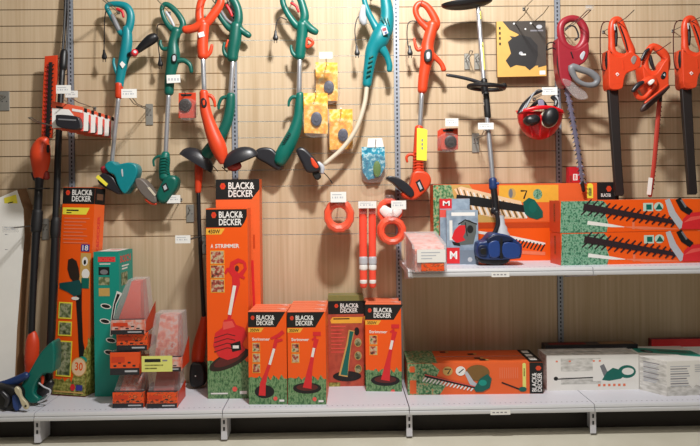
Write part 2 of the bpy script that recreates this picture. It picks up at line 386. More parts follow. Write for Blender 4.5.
def carton_geo(mb, w, d, h, front, side, top, back=None):
    e = .0
    mb.add([(0,0,0),(w,0,0),(w,d,0),(0,d,0),(0,0,h),(w,0,h),(w,d,h),(0,d,h)], [(0,1,5,4)], front)
    mb.add([(0,0,0),(w,0,0),(w,d,0),(0,d,0),(0,0,h),(w,0,h),(w,d,h),(0,d,h)], [(1,2,6,5),(3,0,4,7)], side)
    mb.add([(0,0,0),(w,0,0),(w,d,0),(0,d,0),(0,0,h),(w,0,h),(w,d,h),(0,d,h)], [(4,5,6,7)], top)
    mb.add([(0,0,0),(w,0,0),(w,d,0),(0,d,0),(0,0,h),(w,0,h),(w,d,h),(0,d,h)], [(0,3,2,1),(2,3,7,6)], side)
    mb.box((.002, d*.495, h), (w-.002, d*.505, h+.0012), c_dark if top is c_ortop else inkgrey)   # tape seam on the lid
def carton(name, label, cat, A, w, d, h, yaw, fill, mats, bx, group=None, lean=0, roll=0):
    mw = Matrix.Translation(A) @ Matrix.Rotation(yaw, 4, 'Z') @ Matrix.Rotation(roll, 4, 'Y') @ Matrix.Rotation(-lean, 4, 'X')
    t = Thing(name, label, cat, group, mw)
    body = t.part('carton'); carton_geo(body, w, d, h, *mats)
    f = Face(body, (0,0,0), (w,0,0), (0,0,h), (0,-1,0), bx)
    fill(t, f, w, d, h); return t.done()
def from_px(BL, BR, ytop, z, dmin=None):
    A = PZ(BL[0], BL[1], z); B = PZ(BR[0], BR[1], z)
    w = (B-A).length; yaw = math.atan2(B.y-A.y, B.x-A.x)
    h = P(BL[0], ytop, A.y).z - z
    return A, w, yaw, h

def art_350(kind):
    def fill(t, f, w, d, h):
        x0, y0, x1, y1 = f.bx          # 249..288 by 311..404
        f.jag(x0, x1, y0+67, y1, grass, 3); 
        lp = t.part('logo_panel'); g = f.on(lp)
        g.poly([(x0, y0+15.5), (x0+28.5, y0+15.5), (x0+38, y0+.3), (x0, y0+.3)], ink); logo(g, x0+2.5, y0+3.5, x0+27, y0+13.5)
        f.l += 3
        f.poly([(x0, y0+20.5), (x0+13, y0+20.5), (x0+16, y0+16.2), (x0, y0+16.2)], amber); f.text('350W', x0+2, y0+17, x0+11.5, y0+20, ink)
        f.text('Strimmer', x0+4, y0+26, x0+22, y0+29, c_white)
        for k in range(3 if kind == 0 else 2):
            yy = y0+31+k*10.5; f.rect(x0+4, yy, x0+12, yy+9.3, amber); f.rect(x0+4.5, yy+.5, x0+11.5, yy+8.8, photor)
        pic = t.part('trimmer_picture'); g = f.on(pic)
        if kind == 0:
            g.ell(x0+16, y0+80, 10, 6.5, ink); g.line([(x0+29, y0+27), (x0+24, y0+45), (x0+18, y0+62), (x0+14.5, y0+72), (x0+13.5, y0+84)], [4, 3, 3.6, 6, 7], c_red)
            g.line([(x0+26.3, y0+37), (x0+21.5, y0+53)], 2.6, c_white); g.line([(x0+23, y0+27), (x0+31, y0+24), (x0+36, y0+20)], [2, 4, 4], c_red); g.line([(x0+28, y0+30), (x0+35, y0+28)], 2.5, c_red)
        else:
            g.ell(x0+19.5, y0+76, 14.5, 5.5, ink); g.ell(x0+19.5, y0+75.2, 11, 3.4, M('dark red print', '#5a1f1c'))
            g.line([(x0+29.5, y0+27), (x0+26, y0+42), (x0+22.5, y0+58), (x0+19.5, y0+76)], [5, 3, 5, 9], c_red)
            g.line([(x0+27, y0+36), (x0+25, y0+45)], 2.6, c_white); g.line([(x0+26, y0+22), (x0+34, y0+22)], 4, c_red); g.line([(x0+25, y0+28), (x0+29, y0+25)], 2, c_red)
        f.ell(x0+27, y0+87, 2.3, 2.3, c_pink, 6); f.rect(x0+31, y0+88, x0+36, y0+90, white)
        tp = Face(t.parts[0][1], (0, 0, h+.0015), (w, 0, 0), (0, d, 0), (0, 0, 1), (0, 0, 100, 100))
        for k in range(5): tp.rect(70+((k*13) % 20), 20+k*9, 88+((k*7) % 10), 24+k*9, c_white)
    return fill
M350 = (c_or, c_or2, c_ortop)
GRP = 'small orange trimmer cartons'
D35 = .122
A, w, yaw, h = from_px((249, 404.5), (287.3, 404.5), 311.7, ZS)
c1 = carton('trimmer_carton', 'small orange 350W trimmer carton at the front, slanted trimmer, three inset pictures', 'carton', A, w, D35, h, yaw, art_350(0), M350, (249, 311.5, 288, 404.5), GRP)
hh = P(270, 302, A.y+.13).z-ZS
dup(c1, delta=(.006, .130, 0), label='orange trimmer carton directly behind the front 350W carton with the slanted trimmer')
A2, w2, yaw2, h2 = from_px((288.2, 404.8), (326.5, 404.5), 312, ZS)
c2 = carton('trimmer_carton', 'small orange 350W trimmer carton at the front, trimmer upright on a dark disc', 'carton', A2, w2, D35, h2, yaw2, art_350(1), M350, (288, 312, 327, 404.5), GRP)
dup(c2, delta=(.004, .130, 0), label='orange trimmer carton second in its row, behind the front upright-trimmer 350W carton')
dup(c2, delta=(.006, .261, 0), label='orange trimmer carton third and hindmost in the middle row, next to the dark header carton')
A3, w3, yaw3, h3 = from_px((366, 391.2), (402, 391.6), 304.2, ZS)
c3 = carton('trimmer_carton', 'small orange 350W trimmer carton standing alone right of the wine red carton', 'carton', A3, w3, D35, h3, yaw3, art_350(1), M350, (366, 304.4, 402, 391.5), GRP)
dup(c3, delta=(-.004, .128, 0), label='orange trimmer carton behind the lone 350W carton, under the coral line tubes')

def art_g(t, f, w, d, h):
    f.rect(329, 292, 364, 297, c_olive)
    lp = t.part('logo_panel'); g = f.on(lp); g.rect(329, 297, 364, 310, ink); logo(g, 335, 299.5, 359, 308.5)
    f.l += 3
    f.poly([(332, 319), (362, 319), (363, 313), (333, 313), (331, 316)], amber); f.rect(334, 314, 350, 315.2, ink)
    for k in range(8): f.rect(331.5, 321.5+k*3.6, 346-(k % 3)*2, 322.4+k*3.6, c_pink)
    for k in range(3): f.ell(358, 338+k*13, 3.6, 4.4, c_tan); f.ell(358, 338+k*13, 3, 3.8, photo)
    f.ell(357, 327, 2.5, 4, ink)
    pic = t.part('trimmer_picture'); g = f.on(pic)
    g.ell(347, 371, 14, 5, ink); g.line([(352, 326), (349, 340), (346, 355), (343, 371)], [6, 5, 7, 9], c_tan); g.line([(352, 327), (349.5, 340), (346.5, 355), (344, 370)], [4, 3, 4.5, 7], green)
    f.rect(329, 377, 340, 381, grassd)
AG = P(329, 386, -.14); AG.z = ZS
w = 35.5*mpp(-.14); hG = P(329, 296, -.14).z-ZS
carton('trimmer_carton', 'wine red trimmer carton with black header, yellow strip and a green trimmer', 'carton', AG, w, .115, hG, 0, art_g, (c_mag, c_olive, c_olive), (329, 292, 364, 381), GRP)

def art_450(t, f, w, d, h):
    f.jag(208, 250, 362, 398.5, grass, 3)
    lp = t.part('logo_panel'); g = f.on(lp)
    g.poly([(208, 228), (243, 228), (246.5, 223), (249, 217), (249, 210), (208, 210)], ink); logo(g, 213, 212, 245, 226)
    f.l += 3
    f.poly([(208, 235), (223, 235), (227, 229), (208, 229)], amber); f.text('450W', 210, 230, 222, 234, ink)
    f.text('STRIMMER', 217, 244.5, 241, 248.5, c_white); f.text('A', 212.5, 244.5, 215, 248.5, c_white)
    for k in range(3): yy = 251+k*14.2; f.rect(212, yy, 226, yy+13.4, amber); f.rect(212.6, yy+.6, 225.4, yy+12.8, photor)
    pic = t.part('trimmer_picture'); g = f.on(pic)
    g.ell(230, 360, 22, 7.5, M('brown black print', '#2a1d16'), 24, -.42); g.ell(230, 359, 17, 5, M('dark red print', '#5a1f1c'), 24, -.42)
    g.line([(237, 274), (237.5, 284), (233, 306), (229.5, 322)], [7, 8, 3.4, 3.6], c_red); g.line([(236, 286), (230.5, 315)], 3.3, c_white)
    g.line([(246, 263), (240, 261), (234, 264), (233, 271), (238, 277)], [3, 4.5, 5, 6, 8], c_red); g.line([(246, 263), (247, 269), (241, 277)], [3, 3, 5], c_red); g.line([(236, 270), (229, 270), (226.5, 274)], [5, 3.5, 2.5], c_red); g.line([(240, 275), (246, 279)], [4, 2.5], c_red); g.ell(238.5, 269, 2, 3, M('dark red print', '#5a1f1c'))
    g.poly([(214, 345), (216, 333), (223, 328), (225, 320), (234, 319), (237, 325), (245, 328), (248, 336), (243, 344), (246, 350), (238, 357), (228, 360), (220, 357), (216, 351)], c_red)
    for k in range(4): g.line([(215, 338+k*4.6), (228, 334+k*4.6), (236, 336+k*4.4)], .9, M('dark red print', '#5a1f1c'))
    g.poly([(224, 322), (233, 321), (236, 327), (224, 330)], c_pink)
    g.poly([(231, 344), (241, 341), (242, 350), (233, 352)], ink); g.rect(233.5, 345.5, 239.5, 348.5, white)
    f.ell(235, 389, 2.7, 2.7, c_pink, 6); f.rect(240, 391, 247, 394, white); f.rect(211, 392.5, 228, 394, c_white)
A, w, yaw, h = from_px((208, 398.8), (249.5, 398.4), 208.5, ZS)
carton('trimmer_carton', 'tall orange 450W trimmer carton standing in front of the taller black-header carton', 'carton', A, w, .12, h, yaw, art_450, M350, (208, 209, 249.5, 398.5), 'tall trimmer cartons')
def art_back(t, f, w, d, h):
    lp = t.part('logo_panel'); g = f.on(lp); g.rect(218, 179.5, 262, 200, ink); g.poly([(254, 200), (262, 200), (262, 190)], c_or2); logo(g, 222, 182.5, 257, 197.5)
    f.l += 3
    f.jag(218, 262, 352, 395, grass, 3); f.line([(254, 262), (256, 330)], 2.5, c_red); f.line([(256, 236), (256, 250)], 2, c_dark)
yb = A.y+.135; AB = P(218, 390, yb); AB.z = ZS
carton('trimmer_carton', 'tallest orange trimmer carton, black header showing above the 450W carton in front', 'carton', AB, 43.5*mpp(yb), .125, P(218, 179.5, yb).z-ZS, 0, art_back, (c_or2, c_or2, ink), (218, 179.5, 262, 395), 'tall trimmer cartons')

# pole saw carton, left (percent coordinates)
def art_a(t, f, w, d, h):
    f.jag(0, 100, 93.5, 100, grassd, 1.5); f.poly([(0, 95), (55, 95), (72, 84), (100, 76), (100, 95)], grassd)
    lp = t.part('logo_panel'); g = f.on(lp); g.rect(0, .2, 100, 8.2, ink); logo(g, 8, 1.2, 92, 7)
    f.l += 3
    f.poly([(2, 13.4), (76, 13.4), (86, 10), (2, 10)], yellow); f.rect(14, 11, 52, 11.7, ink); f.rect(14, 12.3, 30, 12.8, ink)
    for k in range(8): f.rect(8, 15+k*1.7, 88-(k*11 % 25), 15.5+k*1.7, c_ortop)
    f.rect(66, 27.8, 92, 31.2, M('indigo print', '#38388c')); f.text('18', 70, 28.2, 88, 30.8, white)
    f.rect(66, 32, 98, 49, c_tan); f.ell(80, 36, 9, 2.2, white); f.ell(80, 36.4, 4, 1.2, ink); f.ell(84, 42, 12, 2.4, white); f.rect(72, 44, 96, 49, green)
    pic = t.part('saw_picture'); g = f.on(pic)
    g.line([(66, 50), (72, 62), (82, 78), (88, 83)], [18, 13, 12, 14], ink); g.ell(88, 83, 14, 1.6, c_teal)
    g.poly([(28, 35.5), (40, 34.6), (54, 36), (62, 39.5), (66, 43.5), (62, 46.5), (50, 46.5), (36, 44), (27, 40)], M('brown black print', '#2a1d16')); g.poly([(4, 47), (20, 46.5), (40, 46), (66, 45), (76, 48), (72, 52), (52, 53), (30, 51), (6, 49.5)], M('deep teal print', '#0c4a4a')); g.ell(56, 54, 12, .8, c_white)
    for (a, b, c, e) in ((6, 56, 48, 64), (8, 65.2, 50, 72.2), (8, 74.5, 54, 91.5)): f.rect(a, b, c, e, yellow); f.rect(a+3, b+.6, c-3, e-.6, photo)
    f.ell(78, 86.5, 24, 4.6, c_tan); f.ell(78, 86.5, 21, 4.1, M('pale peach print', '#ecc8a0')); f.text('30', 66, 84.3, 90, 88.2, c_or)
    f.ell(62, 96.3, 8, 1.8, c_red, 6); f.rect(72, 95, 92, 97.6, M('indigo print', '#38388c')); f.rect(5, 98.3, 95, 99, c_tan)
    b = t.parts[0][1]; sd = Face(b, (w, 0, 0), (0, d, 0), (0, 0, h), (1, 0, 0), (0, 0, 100, 100))
    sd.rect(0, .2, 100, 8.2, ink); sd.rect(20, 3, 80, 6, M('brown print dim', '#6a4a38')); sd.jag(0, 100, 74, 100, grassd, 3); sd.vtext('BLACK&DECKER', 35, 14, 62, 40, c_red)
AA = PZ(52.5, 395.5, ZS); AA.z += .0115
carton('pole_saw_carton', 'leaning orange carton with a pole saw picture, between the black poles and teal carton', 'carton', AA, 36*mpp(AA.y), .105, P(62, 188.5, AA.y+.10).z-ZS, math.radians(-13), art_a, (c_or, c_or2, ink), (0, 0, 100, 100), None, math.radians(4.2), math.radians(1.2))
# teal carton
def art_t(t, f, w, d, h):
    f.rect(99.5, 257, 117, 262, c_red); f.text('BOSCH', 100, 257.6, 116.5, 261.4, c_pink); f.rect(101, 263.5, 112, 264.5, c_white)
    for (y, m) in ((267, ink), (277, photo), (288, c_tan)): f.rect(100, y, 111, y+8, m)
    f.ell(105.5, 272, 4, 2.5, grey)
    f.line([(121, 292), (116, 304), (113, 320), (112, 336)], [6, 3.2, 2.6, 2.4], c_white); f.line([(120, 294), (116, 304), (113, 320), (112, 335)], [3, 1.6, 1.4, 1.2], ink)
    for (x, y) in ((107, 306), (106, 321), (112, 340), (110, 352)): f.ell(x, y, 5.5, 2.6, c_white, 16, .2); f.ell(x, y, 4.4, 1.8, ink, 16, .2)
    b = t.parts[0][1]; sd = Face(b, (w, 0, 0), (0, d, 0), (0, 0, h), (1, 0, 0), (0, 0, 100, 100))
    sd.text('BOSCH', 10, 3, 85, 8, c_red); sd.rect(20, 10, 70, 11, c_white); sd.rect(20, 12, 60, 13, c_white); sd.rect(15, 15, 60, 24, photo); sd.ell(50, 45, 20, 6, ink)
    tp = Face(b, (0, 0, h+.0015), (w, 0, 0), (0, d, 0), (0, 0, 1), (0, 0, 100, 100)); tp.rect(12, 8, 92, 92, c_white); tp.rect(30, 30, 75, 45, c_red); tp.rect(30, 55, 75, 62, inkgrey)
YT = -.268; AT = P(95, 390, YT); AT.z = ZS
carton('garden_tool_carton', 'teal carton with red lettering standing behind the clear clamshell packs', 'carton', AT, 25.5*mpp(YT), .22, P(95, 252, YT).z-ZS, math.radians(-3), art_t, (c_teal, c_teal, c_teal), (95, 252, 120.5, 396))

# long hedge trimmer carton, bottom shelf
def toothbar(g, a, b, w0, w1, n, L, body, tooth, side=1, lean=.5):
    """blade bar with slanted teeth on a print"""
    dx, dy = b[0]-a[0], b[1]-a[1]; l = math.hypot(dx, dy); ux, uy = dx/l, dy/l; nx, ny = -uy, ux
    for k in range(n):
        t = (k+.5)/n; x, y = a[0]+dx*t, a[1]+dy*t; e = (w0+(w1-w0)*t)/2
        for sgn in ((1, -1) if side == 0 else (side,)):
            px, py = x+nx*sgn*e, y+ny*sgn*e; ln = L*(1-.35*t)
            g.line([(px, py), (px+nx*sgn*ln+ux*lean*ln*sgn*-1, py+ny*sgn*ln+uy*lean*ln*sgn*-1)], [L*.36, L*.22], tooth)
    g.line([a, b], [w0, w1], body)
def art_long(t, f, w, d, h):
    f.poly([(408, 394.5), (440, 394.5), (446, 386), (436, 378), (440, 370), (432, 363.2), (408, 363.2)], hedgep)
    f.rect(410, 380, 416.5, 393.5, c_or2); f.rect(410, 366, 415, 372, c_or2)
    lp = t.part('logo_panel'); g = f.on(lp); g.rect(530, 363.2, 543.5, 394.5, ink); g.ell(539, 369, 3, 2.6, orange, 6)
    g.vtext('BLACK&', 532.3, 373.5, 537, 392.5, white); g.vtext('DECKER', 537.8, 373.5, 542.3, 392.5, white)
    f.l += 3
    f.rect(523, 365.5, 526.5, 391, yel2); f.ell(524.7, 365.5, 1.8, 2, yel2); f.vtext('', 0, 0, 1, 1, ink) if False else None
    f.rect(524, 369, 525.4, 377, grassd)
    for k in range(9): f.rect(500+k*2.2, 368, 500.8+k*2.2, 379, c_ortop)
    f.line([(502, 383), (521, 390.5)], 1.4, ink); f.ell(523, 390, 4, 2.5, dgreen)
    f.ell(448, 371, 5, 4.6, c_tan); f.line([(445, 369), (451, 369), (448, 374)], 1.4, ink); f.ell(461, 371, 5, 4.8, c_white); f.line([(459, 373), (464, 369)], 1, ink)
    pic = t.part('trimmer_picture'); g = f.on(pic)
    g.ell(478, 373, 12, 8, c_brown); g.line([(466, 372), (472, 383), (480, 388)], [3, 5, 3], lgrey)
    toothbar(g, (425, 375), (475, 387.5), 3.2, 2.4, 15, 5, ink, c_white, 1)
    g.line([(425, 374.2), (475, 386.7)], .8, c_pink)
    g.poly([(474, 389), (480, 379), (488, 374), (492, 379), (490, 388), (483, 392), (476, 392)], dgreen); g.ell(483, 383, 4, 3, c_teal)
    b = t.parts[0][1]; tp = Face(b, (0, 0, h+.0015), (w, 0, 0), (0, d, 0), (0, 0, 1), (408, 342, 543.5, 363))
    tp.rect(530, 342, 543.5, 363, ink); tp.rect(408, 342, 438, 363, hedgep)
    for k in range(3): tp.rect(533, 344+k*6, 540, 348+k*6, white)
    for (x, y) in ((446, 344), (474, 348), (478, 355), (482, 358)): tp.rect(x, y, x+6, y+2, ink); tp.rect(x+6, y, x+9, y+2, c_tan)
    sd = Face(b, (0, d, 0), (0, -d, 0), (0, 0, h), (-1, 0, 0), (0, 0, 100, 100)); sd.rect(0, 0, 100, 100, hedgep); sd.rect(25, 15, 70, 40, c_or2); sd.rect(25, 55, 70, 95, c_or2)
A, w, yaw, h = from_px((408, 395), (543.2, 393.6), 363.5, ZS)
carton('hedge_trimmer_carton', 'long orange hedge trimmer carton lying on the bottom shelf, black logo end', 'carton', A, w, .30, h, yaw, art_long, (c_or2, c_or2, c_or2), (408, 363, 543.5, 394.7), 'long hedge trimmer cartons')

# the two stacked cartons on the upper shelf
def art_stack(t, f, w, d, h):
    f.poly([(561, 232.5), (607, 232.5), (609, 224), (606, 215), (609, 206), (604, 200.2), (562, 200.2)], leaf)
    lp = t.part('trimmer_picture'); g = f.on(lp)
    g.line([(588, 222.5), (612, 226), (625, 227.5)], [4, 3, .5], c_white); g.line([(626, 227.5), (645, 229), (680, 230.5)], [1, 3.4, .6], c_ortop)
    toothbar(g, (584, 206), (678, 223.5), 7, 4, 15, 5.5, M('plum black print', '#2c1c22'), M('plum black print', '#2c1c22'), 0, .7)
    g.line([(668, 199.5), (673, 214), (683, 229)], [5, 7, 7], lgrey); g.poly([(682, 231), (684, 220), (690, 214), (702, 213), (704, 231)], c_red); g.poly([(684, 224), (692, 218), (702, 217), (702, 220), (692, 222)], c_pink)
    g.line([(679, 199), (684, 208), (692, 214)], [6, 7, 6], ink); g.line([(682, 200), (687, 208)], 2, grey)
    f.rect(644, 203, 654, 211.5, M('pale mint print', '#bcd3c4')); f.rect(647, 204.5, 652.5, 210, green); f.ell(659.5, 207, 4.8, 4.6, M('pale mint print', '#bcd3c4')); f.poly([(656, 210), (664, 210), (660, 203.5)], dgreen)
    f.rect(632.6, 222, 635, 230, c_ortop)
    b = t.parts[0][1]; sd = Face(b, (0, d, 0), (0, -d, 0), (0, 0, h), (-1, 0, 0), (0, 0, 100, 100)); sd.rect(38, 8, 58, 70, c_dark); sd.vtext('BLACK&DECKER', 42, 10, 54, 66, ink)
A, w, yaw, h = from_px((561, 265.5), (703, 262.5), 233.3, ZU)
w = .80*1.02
st = carton('hedge_trimmer_carton', 'long orange carton with dark toothed blade, lower of the two stacked on the upper shelf', 'carton', A, w, .155, h, yaw, art_stack, (c_or, redorange, c_ortop), (561, 199.5, 702, 232.5), 'long hedge trimmer cartons')
dup(st, delta=(-.001, .003, h+.0022), label='long orange carton with dark toothed blade, upper of the two stacked on the upper shelf')

# cartons at the back of the upper shelf
def art_rear(t, f, w, d, h):
    f.poly([(434, 217), (460, 217), (466, 208), (456, 200), (452, 184), (434, 184)], hedgep)
    f.poly([(452, 184), (470, 184), (500, 217), (466, 217), (466, 208), (456, 200)], c_tan)
    f.rect(500, 185, 560, 200, amber)
    pic = t.part('trimmer_picture'); g = f.on(pic)
    g.poly([(455, 188), (462, 185.5), (522, 199), (528, 214), (500, 214), (470, 208)], M('pale peach print', '#ecc8a0'))
    for k in range(20):
        x = 463+k*3.2; yb = 195+k*.55; g.line([(x-5+k*.1, yb-8+k*.25), (x+4, yb+14-k*.3)], [1.3, 1.7], c_white if k % 2 else c_brown)
    g.line([(457, 196), (480, 199), (528, 206)], [7, 8, 6], ink); g.poly([(524, 200), (530, 196), (536, 198), (544, 208), (544, 213), (538, 215), (530, 213), (526, 210)], dgreen); g.ell(534, 204, 4, 5, green)
    f.ell(513, 192, 4, 4.5, c_tan); f.ell(512, 192, 2, 4, grey); f.line([(522, 190), (528, 190), (525, 197)], 1.6, ink); f.ell(539, 193, 4.6, 4.6, leaf)
    f.rect(589, 185.5, 595, 197, yellow); f.ell(592, 186, 3, 2, yellow); f.rect(590.5, 188, 593.5, 195, grassd)
    lp = t.part('logo_panel'); g = f.on(lp); g.rect(599, 183.6, 621, 217, ink); g.ell(611, 189, 2.8, 2.8, orange, 6); g.text('BLACK&', 603, 193, 613, 196, white)
YR = -.168
A = P(434, 262, YR); A.z = ZU+.231; 
zt = P(500, 183.8, YR).z
hr = zt-(ZU+.231)
def art_low(t, f, w, d, h):
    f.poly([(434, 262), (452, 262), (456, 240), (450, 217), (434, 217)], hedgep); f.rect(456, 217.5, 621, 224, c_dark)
    pic = t.part('trimmer_picture'); g = f.on(pic)
    g.line([(478, 228), (505, 233), (546, 243)], [3, 4, 3], c_white)
    for k in range(10): g.line([(514+k*3.5, 236+k*.8), (510+k*3.5, 243+k*.9)], 1.5, M('brown black print', '#2a1d16'))
    g.line([(520, 252), (546, 254)], 4, c_ortop)
AL = A.copy(); AL.z = ZU; WR = 187*mpp(YR)
carton('hedge_trimmer_carton', 'orange carton at the back of the upper shelf, directly behind the blue motor', 'carton', AL, WR, .15, .23, 0, art_low, (c_or, c_or2, c_or2), (434, 217, 621, 262), 'long hedge trimmer cartons')
carton('hedge_trimmer_carton', 'long orange carton with green trimmer and pale teeth, at the back of the upper shelf', 'carton', A, WR, .15, hr, 0, art_rear, (c_or2, c_or2, c_dark), (434, 183.6, 621, 217), 'long hedge trimmer cartons')

# helmet cartons
def art_helmet(t, f, w, d, h):
    f.poly([(447, 264), (479, 264), (479, 250), (447, 250)], M('slate print', '#74808f'))
    f.rect(452, 212, 476, 215.5, white); f.rect(450, 220, 453, 240, c_white)
    pic = t.part('helmet_picture'); g = f.on(pic)
    g.poly([(462, 222), (470, 219.5), (477, 224), (477, 232), (474, 244), (462, 245), (456, 243)], M('dull grey print', '#5d625f'))
    g.poly([(452, 238), (455, 230), (460, 225), (466, 225), (466, 232), (463, 238), (456, 241)], c_red); g.poly([(453, 239), (464, 237), (466, 240), (457, 243)], c_red); g.poly([(452, 241), (460, 243), (461, 246), (454, 245)], ink)
    g.ell(471, 229, 3.2, 4, ink); g.line([(459, 224), (466, 219.5), (478, 224)], 1.2, ink); g.line([(466, 222), (468, 236)], 1, ink)
    f.rect(447, 247.5, 460, 263.5, c_red); f.text('M', 450, 251, 457.5, 259, white); f.ell(470.5, 259.5, 2.4, 2.4, lgrey)
    b = t.parts[0][1]; sd = Face(b, (0, d, 0), (0, -d, 0), (0, 0, h), (-1, 0, 0), (0, 0, 100, 100)); sd.rect(0, 70, 100, 100, c_red)
A, w, yaw, h = from_px((447, 264.5), (478.5, 264.5), 210.5, ZU)
hc = carton('helmet_carton', 'grey blue helmet carton with a red helmet picture, left of the blue motor', 'carton', A, w, .095, h, yaw, art_helmet, (c_sky, c_sky, c_sky), (447, 210, 479, 264.5), 'helmet cartons')
def art_helmet2(t, f, w, d, h):
    f.rect(440, 198, 452, 208, c_red); f.text('M', 443, 200, 450, 205, white); f.rect(440, 209, 452, 217, c_pink); f.rect(440, 217, 452, 264, c_sky)
yb = A.y+.099
A2 = P(440.5, 262, yb); A2.z = ZU
carton('helmet_carton', 'taller carton with a red corner label hidden behind the helmet carton', 'carton', A2, 30*mpp(yb), .035, P(440, 199, yb).z-ZU, 0, art_helmet2, (c_sky, c_pink, c_pink), (440, 198, 470, 264), 'helmet cartons')

# white cartons, bottom shelf right
def small_saw(g, x, y, s, col):
    g.poly([(x-13*s, y-7*s), (x-9*s, y-9*s), (x-3*s, y+4*s), (x-8*s, y+6*s)], grey)
    g.poly([(x-11*s, y+7*s), (x-6*s, y-1*s), (x, y-5*s), (x+7*s, y-3*s), (x+14*s, y+1*s), (x+8*s, y+6*s), (x-4*s, y+8*s)], col)
    g.ell(x+14*s, y-1*s, 9*s, 6.5*s, col); g.ell(x+15*s, y-1.3*s, 6*s, 3.6*s, c_white)
def art_w1(t, f, w, d, h):
    f.rect(546, 355, 638, 390, c_white); f.rect(560, 358, 600, 384, greyart); f.rect(557, 371, 592, 377, c_white)
    pic = t.part('trimmer_picture'); g = f.on(pic)
    g.line([(556, 378.5), (602, 377)], 1.1, ink); g.ell(555, 378, 2.2, 2, ink); g.poly([(592, 359), (634, 359), (634, 381), (592, 381)], c_white); small_saw(g, 612, 373, 1, green)
    for k in range(6): f.rect(597+k*5, 384, 599.5+k*5, 386.4, c_ortop)
    for x in (555, 568, 592, 598): f.rect(x, 360, x+2, 361.6, c_ortop)
A, w, yaw, h = from_px((547, 390.8), (639, 389.3), 355.8, ZS)
carton('hedge_trimmer_carton', 'white carton with a small green hedge trimmer drawing, beside the black logo end', 'carton', A, w, .17, h, yaw, art_w1, (c_white, greyart, greyart), (546, 355, 638, 390), 'white tool cartons')
A2 = PZ(667, 396.2, ZS); B2 = PZ(712, 394.6, ZS); C2 = PZ(640, 389.6, ZS); hw = P(667, 361.5, A2.y).z-ZS
t = Thing('hedge_trimmer_carton', 'large creased white carton with grey text panels and a teal lid at the right end', 'carton', 'white tool cartons')
b = t.part('carton'); up = Vector((0, 0, hw)); ring = [C2, A2, B2, Vector((B2.x, -.06, ZS)), Vector((C2.x+.012, -.06, ZS))]
for i in range(5): p, q = ring[i], ring[(i+1) % 5]; b.poly([p, q, q+up, p+up], greyart if i == 0 else c_white)
b.poly([p+up for p in ring], c_white); b.poly(ring[::-1], c_white)
nA = (A2-C2).cross(up).normalized(); nB = (B2-A2).cross(up).normalized()
f = Face(b, C2, A2-C2, up, nA, (0, 0, 100, 100))
for k in range(12): f.rect(14, 12+k*5, 74-((k*5) % 14), 14.5+k*5, lgrey if k % 3 else inkgrey)
f.jag(0, 100, 84, 100, greyart, 5)
f = Face(b, A2, B2-A2, up, nB, (0, 0, 100, 100))
for k in range(9): f.rect(8, 14+k*7, 52-((k*7) % 9), 17+k*7, inkgrey if k % 2 else lgrey)
for k in range(4): f.rect(62, 12+k*6, 95-((k*7) % 9), 14+k*6, lgrey)
f.jag(0, 100, 76, 100, greyart, 6)
ld = t.part('lid_print'); p0 = C2+up; f = Face(ld, C2+up, B2-C2, Vector((0, -.06-C2.y, 0)), (0, 0, 1), (0, 0, 100, 100))
f.poly([(8, 62), (100, 70), (100, 5), (10, 5)], c_teal); f.ell(26, 40, 9, 16, ink); f.ell(28, 40, 5, 9, grey); f.poly([(12, 80), (70, 84), (66, 60), (12, 58)], c_white); f.rect(45, 20, 90, 34, dgreen)
t.done()
def art_d(t, f, w, d, h):
    f.rect(0, 0, 100, 100, dark); f.rect(6, 25, 40, 60, c_red); f.rect(50, 30, 75, 60, c_red)
    tp = Face(t.parts[0][1], (0, 0, h+.0015), (w, 0, 0), (0, d, 0), (0, 0, 1), (0, 0, 100, 100)); tp.rect(5, 30, 45, 90, M('dull red print', '#7a1c1c')); tp.rect(60, 10, 98, 90, c_kraft)
YD = A.y+.178
AD = P(546, 385, YD); AD.z = ZS
carton('tool_carton', 'dark red and grey carton lying behind the small white carton', 'carton', AD, .56, .085, P(546, 345.5, YD).z-ZS, 0, art_d, (dark, dark, M('dull brown lid', '#3f302a')), (0, 0, 100, 100))
def art_r(t, f, w, d, h): f.rect(5, 20, 95, 60, c_white)
YD = -.064; AD = P(652, 380, YD); AD.z = ZS
carton('tool_carton', 'red carton just visible behind the large white carton at the right end', 'carton', AD, .5, .045, P(652, 339.5, YD).z-ZS, 0, art_r, (c_red, M('dull red print', '#7a1c1c'), M('dull red print', '#7a1c1c')), (0, 0, 100, 100))
# tall white carton, far left
t = Thing('tall_white_carton', 'tall white carton with brown side and a yellow sticker, leaning at the far left', 'carton')
b = t.part('self'); YC = -.30
pts = [(-24, 397), (14, 398), (17, 330), (21, 280), (24.5, 236), (23.5, 209), (17, 190), (-20, 206)]
fr = [P(x, y, YC + .18*(398-y)/200) for x, y in pts]; bk = [p + Vector((.012, .09, .012)) for p in fr]
n = len(pts); b.poly(fr, c_white); b.poly(bk[::-1], c_kraft)
for i in range(n): b.poly([fr[i], bk[i], bk[(i+1) % n], fr[(i+1) % n]], c_kraft)
for ys in ((227, 228.6), (234, 235.4), (249, 250.6)):
    Yq = YC+.18*(398-ys[0])/200-.001; b.poly([P(5, ys[1], Yq), P(20, ys[1]+3, Yq), P(20, ys[0]+3, Yq), P(5, ys[0], Yq)], inkgrey)
s = t.part('yellow_sticker'); Yq = YC+.18*(398-200)/200-.003
s.poly([P(5, 212, Yq), P(18.5, 208, Yq), P(16, 194.5, Yq), P(4, 198, Yq)], yellow); s.poly([P(8, 203.6, Yq-.001), P(13, 202.6, Yq-.001), P(13, 201.6, Yq-.001), P(8, 202.6, Yq-.001)], ink)
t.done()

